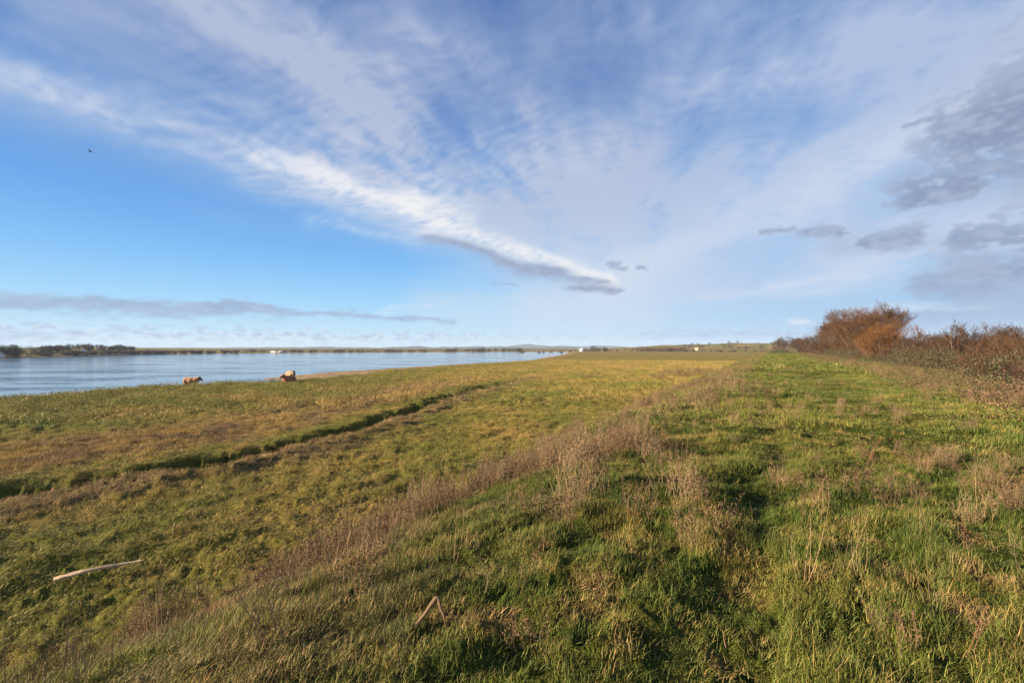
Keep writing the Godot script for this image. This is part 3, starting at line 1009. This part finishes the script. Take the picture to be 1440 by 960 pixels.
	for k in 4:
		rng.seed = 360 + k
		var cb := MB.new()
		for i in 26:
			var a := rr(0, TAU)
			var out := Vector3(cos(a), 0, sin(a))
			var l := rr(0.5, 1.1)
			cb.blade(out * rr(0, 0.3), Vector3(-sin(a), 0, cos(a)), (Vector3.UP + out * rr(0.2, 0.9)).normalized(), out * l * 0.5 + Vector3.DOWN * l * rr(0.3, 0.8), l, 0.012, 4, vary(Color(0.20, 0.11, 0.075), 0.3))
		var cols: Array = [[Color(0.06, 0.085, 0.022), Color(0.10, 0.10, 0.03), Color(0.16, 0.10, 0.05)], [Color(0.13, 0.085, 0.05), Color(0.11, 0.075, 0.04), Color(0.07, 0.08, 0.03)], [Color(0.05, 0.075, 0.02), Color(0.075, 0.10, 0.025)], [Color(0.17, 0.11, 0.07), Color(0.13, 0.085, 0.052), Color(0.10, 0.066, 0.04)]][k]
		var lm := leaf_mass(370 + k, 1500, Vector3(0, 0.26, 0), Vector3(0.85, 0.30, 0.85), 0.042, cols)
		brambles.append([["canes", cb.mesh(), M.dry], ["leaves", lm, M.leaf]])
	var names := ["low bramble bush with mixed green and brown leaves", "low bramble bush with withered brown leaves and some green", "low dark green leafy bramble bush", "withered pinkish brown bramble mound"]
	rng.seed = 380
	s = 1.0
	while s < 130.0:
		for lane in 2:
			var k: int = [0, 1, 0, 3, 1, 2][rng.randi() % 6]
			var at := place_bank(rr(4.7, 6.0) + lane * 1.4, s + rr(-0.5, 0.5))
			at.y -= 0.04
			o = copy_of(brambles[k], "bramble_bush", at, rr(0, TAU), Vector3(rr(0.85, 1.4), rr(0.75, 1.2), rr(0.85, 1.4)))
			tag(o, names[k] + (" along the crest path" if lane == 0 else " on the hedge side"), "bramble", names[k] + ["s along the crest path", "s on the hedge side"][lane])
		s += rr(1.0, 1.7) * (1.0 + s / 60.0)
	for e in [[945, 530, 2.3], [968, 529, 2.7], [990, 526, 2.1], [925, 533, 1.5]]:
		var at := at_pixel(e[0], e[1])
		o = copy_of(brambles[3], "bramble_bush", at, e[0], Vector3(e[2], e[2] * 0.95, e[2]))
		tag(o, "large withered brown bramble mound at the marsh-side foot of the bank", "bramble", "brown bramble mounds at the marsh-side bank foot")
	var lone := at_pixel(827, 531)
	o = copy_of(brambles[3], "rush_tussock", lone, 0.0, Vector3(0.9, 0.9, 0.9))
	tag(o, "lone dark brown tussock out on the flat marsh", "tussock")

# ---------------------------------------------------------------- smooth bodies: tapered bones joined by a smooth minimum, meshed as surface nets
func body_mesh(bones: Array, k: float, cell: float, paint: Callable) -> ArrayMesh:
	var lo := Vector3(9, 9, 9)
	var hi := -lo
	for b in bones:
		for e in 2:
			var r: float = b[2 + e] + 0.08
			lo = lo.min(b[e] - Vector3.ONE * r)
			hi = hi.max(b[e] + Vector3.ONE * r)
	var n := Vector3i(((hi - lo) / cell).ceil()) + Vector3i.ONE
	var f := PackedFloat32Array()
	f.resize(n.x * n.y * n.z)
	f.fill(1.0)
	for b in bones:
		var a: Vector3 = b[0]
		var ab: Vector3 = b[1] - a
		var reach: float = maxf(b[2], b[3]) + k + cell * 2.0
		var p0 := Vector3i(((a.min(b[1]) - Vector3.ONE * reach - lo) / cell).floor()).clamp(Vector3i.ZERO, n - Vector3i.ONE)
		var p1 := Vector3i(((a.max(b[1]) + Vector3.ONE * reach - lo) / cell).ceil()).clamp(Vector3i.ZERO, n - Vector3i.ONE)
		var l2 := maxf(ab.length_squared(), 1e-6)
		for z in range(p0.z, p1.z + 1):
			for y in range(p0.y, p1.y + 1):
				for x in range(p0.x, p1.x + 1):
					var p := lo + Vector3(x, y, z) * cell - a
					var t := clampf(p.dot(ab) / l2, 0.0, 1.0)
					var d := (p - ab * t).length() - lerpf(b[2], b[3], t)
					var i := (z * n.y + y) * n.x + x
					var g := f[i]
					var h := maxf(k - absf(g - d), 0.0) / k
					f[i] = minf(g, d) - h * h * k * 0.25
	var out := MB.new()
	var id := {}
	var corner := [0, 1, n.x, n.x + 1, n.x * n.y, n.x * n.y + 1, n.x * n.y + n.x, n.x * n.y + n.x + 1]
	for z in n.z - 1:
		for y in n.y - 1:
			for x in n.x - 1:
				var i := (z * n.y + y) * n.x + x
				var inside := 0
				for c in corner:
					if f[i + c] < 0.0:
						inside += 1
				if inside == 0 or inside == 8:
					continue
				var sum := Vector3.ZERO
				var cnt := 0
				for e in [[0, 1], [2, 3], [4, 5], [6, 7], [0, 2], [1, 3], [4, 6], [5, 7], [0, 4], [1, 5], [2, 6], [3, 7]]:
					var va: float = f[i + corner[e[0]]]
					var vb: float = f[i + corner[e[1]]]
					if (va < 0.0) != (vb < 0.0):
						var t := va / (va - vb)
						var pa := Vector3(e[0] & 1, (e[0] >> 1) & 1, e[0] >> 2)
						var pb := Vector3(e[1] & 1, (e[1] >> 1) & 1, e[1] >> 2)
						sum += pa.lerp(pb, t)
						cnt += 1
				id[i] = out.v.size()
				var p := lo + (Vector3(x, y, z) + sum / cnt) * cell
				out.v.append(p)
				out.c.append(paint.call(p))
	var sx := 1
	var sy := n.x
	var sz := n.x * n.y
	for i in id.keys():
		for ax in [[sx, sy, sz], [sy, sz, sx], [sz, sx, sy]]:
			var va: float = f[i]
			var vb: float = f[i + ax[0]]
			if (va < 0.0) == (vb < 0.0):
				continue
			var q := [i, i - ax[1], i - ax[1] - ax[2], i - ax[2]]
			if not (id.has(q[1]) and id.has(q[2]) and id.has(q[3])):
				continue
			var order := [0, 2, 1, 0, 3, 2] if va < 0.0 else [0, 1, 2, 0, 2, 3]
			for o in order:
				out.ix.append(id[q[o]])
	return out.mesh(true)

func cow(lying: bool, hide: Color, face: Color, seed_: int) -> Array:
	var bones := []
	if lying:
		bones = [[Vector3(0.5, 0.46, 0), Vector3(0, 0.43, 0.02), 0.37, 0.42], [Vector3(0, 0.43, 0.02), Vector3(-0.6, 0.45, 0), 0.42, 0.37], [Vector3(0.5, 0.75, 0), Vector3(-0.7, 0.72, 0), 0.13, 0.13],
			[Vector3(0.62, 0.58, 0), Vector3(0.94, 0.9, 0.04), 0.31, 0.2], [Vector3(0.94, 0.92, 0.04), Vector3(1.26, 0.76, 0.1), 0.175, 0.105], [Vector3(1.2, 0.79, 0.09), Vector3(1.32, 0.72, 0.11), 0.11, 0.105],
			[Vector3(0.55, 0.25, 0.22), Vector3(0.92, 0.1, 0.26), 0.13, 0.075], [Vector3(0.92, 0.1, 0.26), Vector3(0.62, 0.07, 0.3), 0.075, 0.06], [Vector3(0.55, 0.25, -0.2), Vector3(0.95, 0.1, -0.22), 0.13, 0.075],
			[Vector3(-0.5, 0.3, 0.3), Vector3(-0.1, 0.16, 0.46), 0.2, 0.1], [Vector3(-0.1, 0.16, 0.46), Vector3(-0.5, 0.09, 0.52), 0.09, 0.06], [Vector3(-0.5, 0.09, 0.52), Vector3(-0.2, 0.07, 0.58), 0.06, 0.055], [Vector3(-0.92, 0.6, 0), Vector3(-0.98, 0.12, 0.2), 0.04, 0.03]]
	else:
		bones = [[Vector3(0.55, 0.98, 0), Vector3(0, 0.93, 0), 0.34, 0.39], [Vector3(0, 0.93, 0), Vector3(-0.62, 1.0, 0), 0.39, 0.34], [Vector3(0.5, 1.27, 0), Vector3(-0.75, 1.25, 0), 0.12, 0.12],
			[Vector3(0.68, 1.08, 0), Vector3(1.0, 1.26, 0.04), 0.31, 0.2], [Vector3(1.0, 1.28, 0.05), Vector3(1.32, 1.1, 0.1), 0.175, 0.105], [Vector3(1.26, 1.13, 0.09), Vector3(1.38, 1.06, 0.11), 0.11, 0.105],
			[Vector3(-0.93, 1.15, 0), Vector3(-1.0, 0.5, 0.03), 0.045, 0.03]]
		for z in [-0.18, 0.18]:
			var step := 0.14 * signf(z)
			bones.append_array([[Vector3(0.52, 0.8, z), Vector3(0.54 + step * 0.5, 0.42, z), 0.15, 0.075], [Vector3(0.54 + step * 0.5, 0.42, z), Vector3(0.52 + step, 0.05, z), 0.07, 0.058],
				[Vector3(-0.66, 0.9, z), Vector3(-0.55 - step * 0.3, 0.64, z), 0.22, 0.13], [Vector3(-0.55 - step * 0.3, 0.64, z), Vector3(-0.76 - step, 0.44, z), 0.12, 0.07], [Vector3(-0.76 - step, 0.44, z), Vector3(-0.7 - step, 0.05, z), 0.065, 0.058]])
	var patch := noise(1.6, 3, seed_)
	var head_y := 0.78 if lying else 1.12
	var paint := func(p: Vector3) -> Color:
		var c := hide
		c = c.lerp(hide * 0.72, clampf(patch.get_noise_3d(p.x, p.y, p.z) * 1.2 + 0.2, 0, 1))
		if p.x > 0.98:
			c = c.lerp(face, smoothstep(0.98, 1.1, p.x + patch.get_noise_3d(p.x * 4.0, p.y * 4.0, p.z * 4.0) * 0.06))
		if p.x > 1.34:
			c = Color(0.10, 0.07, 0.06)
		if not lying and p.y < 0.1:
			c = Color(0.05, 0.04, 0.035)
		c.a = 1.0
		return c
	var ears := []
	for z in [-1.0, 1.0]:
		var e := MB.new()
		var root := Vector3(1.0, head_y + 0.22, 0.05 + z * 0.1)
		var tip := root + Vector3(-0.05, 0.02, z * 0.2)
		e.tube(PackedVector3Array([root, root.lerp(tip, 0.4), root.lerp(tip, 0.8), tip]), PackedFloat32Array([0.025, 0.055, 0.04, 0.008]), 6, hide * 0.8)
		ears.append(e.mesh(true))
	return [body_mesh(bones, 0.12, 0.045, paint), ears]

func build_cows() -> void:
	var buff := Color(0.270, 0.155, 0.078)
	var cream := Color(0.270, 0.172, 0.090)
	var red := Color(0.30, 0.125, 0.055)
	var specs := [
		["cow", false, buff, Color(0.10, 0.065, 0.05), Vector3(-43.2, 0, -57.5), 0.12, "buff cow with dark face standing on the foreshore, legs hidden by the marsh edge", 401],
		["cow", false, cream, Color(0.16, 0.105, 0.07), Vector3(-29.6, 0, -57.0), -0.7, "pale cream cow standing behind the lying red cow", 402],
		["cow", true, red, Color(0.24, 0.11, 0.06), Vector3(-28.7, 0, -55.0), 4.45, "red brown cow lying in front of the pale cow", 403],
	]
	for s in specs:
		var g := cow(s[1], s[2], s[3], s[7])
		var at: Vector3 = s[4]
		at = on_land(at.x, at.z)
		at.y -= 0.03
		var o := thing(s[0], at, s[5])
		o.scale = Vector3(1.0, 1.08, 1.12)
		tag(o, s[6], "cow")
		part("body", g[0], M.hide, o)
		for e in g[1]:
			part("ear", e, M.hide, o)

# ---------------------------------------------------------------- small things on the ground and in the air
func build_small() -> void:
	# driftwood plank lying on the marsh grass
	var a := at_pixel(80, 820)
	var e := at_pixel(206, 790)
	var along := e - a
	var l := along.length()
	rng.seed = 500
	var b := MB.new()
	var rows := 16
	for i in rows + 1:
		var t := float(i) / rows
		var half := lerpf(0.055, 0.026, t) * (1.0 + rr(-0.28, 0.22)) * (0.35 if i == rows else 1.0)
		var th := 0.016 * (1.0 + rr(-0.15, 0.15))
		var y := 0.10 + 0.03 * sin(t * 5.0) 
		var zc := 0.02 * sin(t * 7.0) 
		for q in [[-half, -th], [-half, th * 0.7], [-half * 0.8, th], [half * 0.8, th], [half, th * 0.7], [half, -th]]:
			b.v.append(Vector3((t - 0.5) * l, y + q[1] - q[0] * 0.2, zc + q[0]))
			b.c.append(Color(0.74, 0.57, 0.38) * rr(0.85, 1.1))
	for i in rows:
		for q in 6:
			var k := i * 6 + q
			var m := i * 6 + (q + 1) % 6
			for t in [k, m, m + 6, k, m + 6, k + 6]:
				b.ix.append(t)
	for f in [0, rows]:
		for q in range(1, 5):
			for t in [f * 6, f * 6 + q, f * 6 + q + 1]:
				b.ix.append(t)
	var o := MeshInstance3D.new()
	o.name = "driftwood_plank"
	o.mesh = b.mesh()
	o.material_override = M.driftwood
	add_child(o)
	o.position = (a + e) * 0.5
	o.rotation.y = atan2(-along.z, along.x)
	o.rotation.z = atan2(along.y, Vector2(along.x, along.z).length())
	tag(o, "long pale weathered driftwood plank lying on the marsh grass", "plank")
	# broken stick bent like a roof ridge
	var foot := at_pixel(590, 874)
	var k := -foot.z / FOCAL
	b = MB.new()
	var pts := PackedVector3Array([Vector3(-0.035, -0.05, 0.03), Vector3(-0.005, 0.015, 0.02), Vector3(0.035, 0.062, 0.004), Vector3(0.07, 0.118, -0.006), Vector3(0.098, 0.158, -0.01), Vector3(0.108, 0.164, -0.01), Vector3(0.114, 0.156, -0.006), Vector3(0.132, 0.112, 0.02), Vector3(0.15, 0.085, 0.035), Vector3(0.17, 0.03, 0.06)])
	b.tube(pts, PackedFloat32Array([0.014, 0.0135, 0.0115, 0.013, 0.0145, 0.012, 0.010, 0.009, 0.0075, 0.005]), 7, Color(0.20, 0.145, 0.10))
	o = MeshInstance3D.new()
	o.name = "broken_stick"
	o.mesh = b.mesh(true)
	o.material_override = M.driftwood
	add_child(o)
	o.position = foot
	o.scale = Vector3(1.0, 0.9, 1.0)
	tag(o, "short broken stick bent into a peak in the near grass", "stick")
	# green clump by the cows
	var lm := leaf_mass(510, 500, Vector3(0, 0.22, 0), Vector3(0.5, 0.25, 0.4), 0.06, [Color(0.05, 0.10, 0.02), Color(0.07, 0.12, 0.025)])
	var g := on_land(-30.7, -54.8)
	o = MeshInstance3D.new()
	o.name = "green_bush"
	o.mesh = lm
	o.material_override = M.leaf
	add_child(o)
	o.position = g
	tag(o, "small green bush beside the lying red cow", "bush")
	# birds
	for q in [[122, 211, 55.0, 0.2], [1165, 40, 150.0, 1.0], [1128, 23, 160.0, 0.6], [1166, 188, 170.0, 2.0]]:
		var dir := Vector3((q[0] - 720.0) / FOCAL, (HORIZON - q[1]) / FOCAL, -1.0)
		var bird := thing("bird", Vector3(0, EYE, 0) + dir * q[2], q[3])
		tag(bird, "dark bird flying apart from the rest, over the river" if q[0] < 300 else "tiny dark bird flying high over the marsh", "bird", "" if q[0] < 300 else "birds high over the marsh")
		var bb := MB.new()
		bb.tube(PackedVector3Array([Vector3(-0.2, 0, 0), Vector3(-0.08, 0, 0), Vector3(0.06, 0.01, 0), Vector3(0.14, 0.02, 0), Vector3(0.2, 0.01, 0)]), PackedFloat32Array([0.03, 0.045, 0.055, 0.035, 0.008]), 6, Color(0.03, 0.03, 0.035))
		part("body", bb.mesh(true), M.feather, bird)
		for sgn in [-1.0, 1.0]:
			var wb := MB.new()
			var w0 := Vector3(0.08, 0.03, 0)
			var w1 := Vector3(-0.06, 0.03, 0)
			var m0 := Vector3(0.1, 0.13, sgn * 0.2)
			var m1 := Vector3(-0.07, 0.12, sgn * 0.2)
			var tip := Vector3(-0.06, 0.1, sgn * 0.46)
			wb.quad(w0, m0, m1, w1, Color(0.03, 0.03, 0.035))
			wb.tri(m0, tip, m1, Color(0.03, 0.03, 0.035))
			wb.quad(w0 - Vector3(0, 0.012, 0), w1 - Vector3(0, 0.012, 0), m1 - Vector3(0, 0.012, 0), m0 - Vector3(0, 0.012, 0), Color(0.03, 0.03, 0.035))
			part("wing", wb.mesh(), M.feather, bird)

# ---------------------------------------------------------------- far shore and far field
func house(called: String, at: Vector3, turn: float, w: float, dp: float, h: float, rise: float, wall: Color, roof: Color, label: String, windows: int) -> void:
	var o := thing(called, at, turn)
	tag(o, label, "building")
	var b := MB.new()
	b.box(Vector3(-w / 2, -1.0, -dp / 2), Vector3(w / 2, h, dp / 2), wall)
	b.tri(Vector3(-w / 2, h, -dp / 2), Vector3(-w / 2, h + rise, 0), Vector3(-w / 2, h, dp / 2), wall)
	b.tri(Vector3(w / 2, h, -dp / 2), Vector3(w / 2, h + rise, 0), Vector3(w / 2, h, dp / 2), wall)
	part("wall", b.mesh(), M.paint, o)
	b = MB.new()
	for s in [-1.0, 1.0]:
		var lo := Vector3(0, h - 0.15, s * (dp / 2 + 0.3))
		var up := Vector3(0, h + rise + 0.1, 0)
		var x := Vector3(w / 2 + 0.3, 0, 0)
		b.quad(lo - x, up - x, up + x, lo + x, roof)
		b.quad(lo - x + Vector3(0, 0.15, 0), up - x + Vector3(0, 0.15, 0), up + x + Vector3(0, 0.15, 0), lo + x + Vector3(0, 0.15, 0), roof)
	var rf := part("roof", b.mesh(), M.paint, o)
	if h > 2.1:
		b = MB.new()
		b.box(Vector3(w * 0.3, h + rise * 0.7, -0.3), Vector3(w * 0.3 + 0.5, h + rise + 0.6, 0.3), wall)
		part("chimney", b.mesh(), M.paint, rf)
	for i in windows:
		b = MB.new()
		var cx := (i + 0.5) / windows * w - w / 2
		b.box(Vector3(cx - 0.5, h * 0.35, dp / 2), Vector3(cx + 0.5, h * 0.75, dp / 2 + 0.05), Color(0.05, 0.06, 0.07))
		part("window", b.mesh(), M.paint, o)

func polar(az: float, r: float) -> Vector3:
	var a := deg_to_rad(az)
	return on_land(sin(a) * r, -cos(a) * r)

func az_of(px: float) -> float:
	return rad_to_deg(atan((px - 720.0) / FOCAL))

func build_far() -> void:
	var bark := Color(0.08, 0.06, 0.045)
	var kinds := []
	for k in 3:
		var t := bare_tree(600 + k, 5.5, [6.0, 5.0, 6.5][k], 6, [6, 6, 5], bark, [Color(0.17, 0.11, 0.065), Color(0.13, 0.09, 0.06), Color(0.17, 0.125, 0.07)][k], 0.9, 5.0)
		kinds.append([["trunk", t[0], M.bark], ["crown", t[1], M.twig]])
	for k in 2:
		var t := bare_tree(610 + k, 6.0, 4.0, 3, [4, 3], bark, bark, 0.9, 2.5)
		var lm := leaf_mass(612 + k, 900, Vector3(0, 3.3, 0), Vector3(2.6, 2.9, 2.6), 0.34, [Color(0.022, 0.034, 0.016), Color(0.03, 0.045, 0.02)])
		kinds.append([["trunk", t[0], M.bark], ["crown", lm, M.leaf]])
	rng.seed = 620
	# rows of trees: pixels from-to, metres behind the water or distance, how many, kinds, sizes, label, group
	var rows := [
		[-30, 60, 14, 34, 22, [3, 4, 3, 4], 0.95, 1.35, "dark evergreen tree on the far river bank above the tan strip", "dark evergreens on the far river bank", 1.0],
		[58, 195, 10, 24, 30, [0, 1, 2], 0.55, 0.85, "low bare russet tree at the foot of the wooded rise across the river", "trees at the foot of the wooded rise", 1.5],
		[60, 190, 40, 95, 46, [0, 1, 2, 1, 3], 0.75, 1.15, "bare brown tree upon the wooded rise across the river", "trees upon the wooded rise across the river", 1.0],
		[190, 335, 10, 26, 34, [0, 1, 2, 0, 1], 0.6, 0.85, "low bare russet tree in the long thicket across the river", "thicket trees across the river", 1.8],
		[335, 480, 22, 70, 26, [3, 0, 1, 4], 0.4, 0.75, "small tree near the long white shed across the river", "trees near the long white shed across the river", 2.2],
		[470, 640, 16, 60, 30, [0, 3, 1, 2], 0.45, 0.8, "low distant tree along the far side of the river", "low distant trees along the river", 2.4],
		[630, 735, 16, 60, 30, [0, 3, 1, 4, 2], 0.8, 1.3, "distant tree in the dark row where the river bends away", "distant trees at the river bend", 1.4],
	]
	for w in rows:
		for i in w[4]:
			var az := az_of(rr(w[0], w[1]))
			var a := deg_to_rad(az)
			var r := 300.0
			while far_inland(sin(a) * r, cos(a) * r) < 0.0:
				r += 4.0
			r += rr(w[2], w[3])
			var k: int = w[5][rng.randi() % w[5].size()]
			var s := rr(w[6], w[7])
			var o := copy_of(kinds[k], "evergreen_tree" if k > 2 else "bare_tree", polar(az, r), rr(0, TAU), Vector3(s * rr(1.0, 1.4), s, s * rr(1.0, 1.4)) * Vector3(w[10], 1, w[10]))
			tag(o, w[8], "tree", w[9])
	var rows2 := [
		[730, 905, 620, 800, 46, [0, 1, 2, 3], 0.5, 0.8, "low tree in the hedgerow behind the white farmhouse", "hedgerow trees behind the white farmhouse"],
		[832, 852, 640, 700, 5, [3, 4, 0], 1.1, 1.4, "tall dark tree standing beside the white farmhouse", "tall trees beside the white farmhouse"],
		[896, 965, 600, 700, 44, [0, 1, 2], 0.9, 1.25, "bare tree of the brown wood at the field's far end", "trees of the brown wood at the field end"],
		[960, 1110, 560, 640, 40, [0, 1, 2, 2], 0.45, 0.8, "low bare tree in the hedge along the field's far side", "trees of the hedge along the field's far side"],
		[960, 1110, 760, 1150, 30, [0, 3, 1, 4], 0.6, 1.1, "tree on the green hillside above the far field", "trees on the far green hillside"],
	]
	for w in rows2:
		for i in w[4]:
			var az := az_of(rr(w[0], w[1]))
			var k: int = w[5][rng.randi() % w[5].size()]
			var s := rr(w[6], w[7])
			var o := copy_of(kinds[k], "evergreen_tree" if k > 2 else "bare_tree", polar(az, rr(w[2], w[3])), rr(0, TAU), Vector3(s * rr(1.0, 1.6), s, s * rr(1.0, 1.6)))
			tag(o, w[8], "tree", w[9])
	var white := Color(0.78, 0.77, 0.74)
	var slate := Color(0.16, 0.16, 0.18)
	house("shed", far_bank(390, 30), -0.55, 24, 7, 1.5, 0.6, Color(0.6, 0.6, 0.58), Color(0.72, 0.74, 0.76), "long low white shed on the far shore across the river", 4)
	house("farmhouse", polar(az_of(818), 690), -0.9, 5, 4.5, 2.6, 1.7, white, Color(0.6, 0.6, 0.6), "white gabled farmhouse in the hedgerow, the whiter of two", 2)
	house("farmhouse", polar(az_of(825), 695), -0.6, 8, 5, 1.7, 1.2, Color(0.56, 0.63, 0.58), slate, "pale low building joined on beside the white gabled farmhouse", 3)
	house("cottage", polar(az_of(980), 700), -0.8, 5, 4, 2.2, 1.4, Color(0.56, 0.51, 0.42), Color(0.35, 0.28, 0.22), "small cream cottage among hedges below the green hillside", 3)
	house("cottage", far_bank(117, 36), -0.6, 3.5, 3.2, 2.2, 1.4, Color(0.6, 0.6, 0.58), slate, "small white cottage among the trees of the wooded rise", 2)
	house("cottage", far_bank(1, 12), -0.6, 3.5, 3.2, 2.0, 1.4, Color(0.6, 0.6, 0.58), slate, "small white cottage beside dark evergreens on the far shore", 2)

func far_bank(px: float, inland: float) -> Vector3:
	var a := deg_to_rad(az_of(px))
	var r := 300.0
	while far_inland(sin(a) * r, cos(a) * r) < inland:
		r += 2.0
	return polar(az_of(px), r)

# ----------------------------------------------------------------
func _ready() -> void:
	var cam := Camera3D.new()
	cam.name = "camera"
	cam.position = Vector3(0, EYE, 0)
	cam.rotation.x = atan((HORIZON - 480.0) / FOCAL)
	cam.fov = rad_to_deg(2.0 * atan(480.0 / FOCAL))
	cam.near = 0.05
	cam.far = 12000.0
	add_child(cam)
	cam.make_current()
	var env := Environment.new()
	env.tonemap_mode = Environment.TONE_MAPPER_LINEAR
	env.tonemap_exposure = 3.7
	env.sdfgi_enabled = true
	env.ssao_enabled = true
	env.ssil_enabled = true
	env.background_mode = Environment.BG_SKY
	var sky := Sky.new()
	var sm := PanoramaSkyMaterial.new()
	sm.panorama = sky_panorama()
	sky.sky_material = sm
	env.sky = sky
	env.background_energy_multiplier = 0.285
	env.fog_enabled = true
	env.fog_density = 0.0001
	env.fog_light_color = Color(0.72, 0.82, 0.95)
	var we := WorldEnvironment.new()
	we.name = "environment"
	we.environment = env
	add_child(we)
	var sun := DirectionalLight3D.new()
	sun.name = "sun"
	sun.light_energy = 1.6
	sun.light_color = Color(1.0, 0.90, 0.76)
	sun.light_angular_distance = 0.5
	sun.shadow_enabled = true
	add_child(sun)
	# low sun from the left, slightly behind
	sun.look_at_from_position(Vector3.ZERO, Vector3(0.93, -0.30, -0.22))
	print("sky ", Time.get_ticks_msec())
	n_big = noise(0.01, 4, 1)
	n_mid = noise(0.5, 3, 2)
	n_small = noise(1.0, 3, 3)
	n_patch = noise(0.09, 4, 4)
	n_field.noise_type = FastNoiseLite.TYPE_CELLULAR
	n_field.cellular_return_type = FastNoiseLite.RETURN_CELL_VALUE
	n_field.frequency = 0.006
	n_field.seed = 5
	rng.seed = 7
	make_materials()
	print("materials ", Time.get_ticks_msec())
	build_ground()
	print("ground ", Time.get_ticks_msec())
	build_water()
	build_hills()
	build_far()
	print("far ", Time.get_ticks_msec())
	build_hedge()
	print("hedge ", Time.get_ticks_msec())
	build_cows()
	print("cows ", Time.get_ticks_msec())
	build_small()
	build_weeds()
	print("weeds ", Time.get_ticks_msec())
	rng.seed = 9
	build_grass()
	print("grass ", Time.get_ticks_msec())
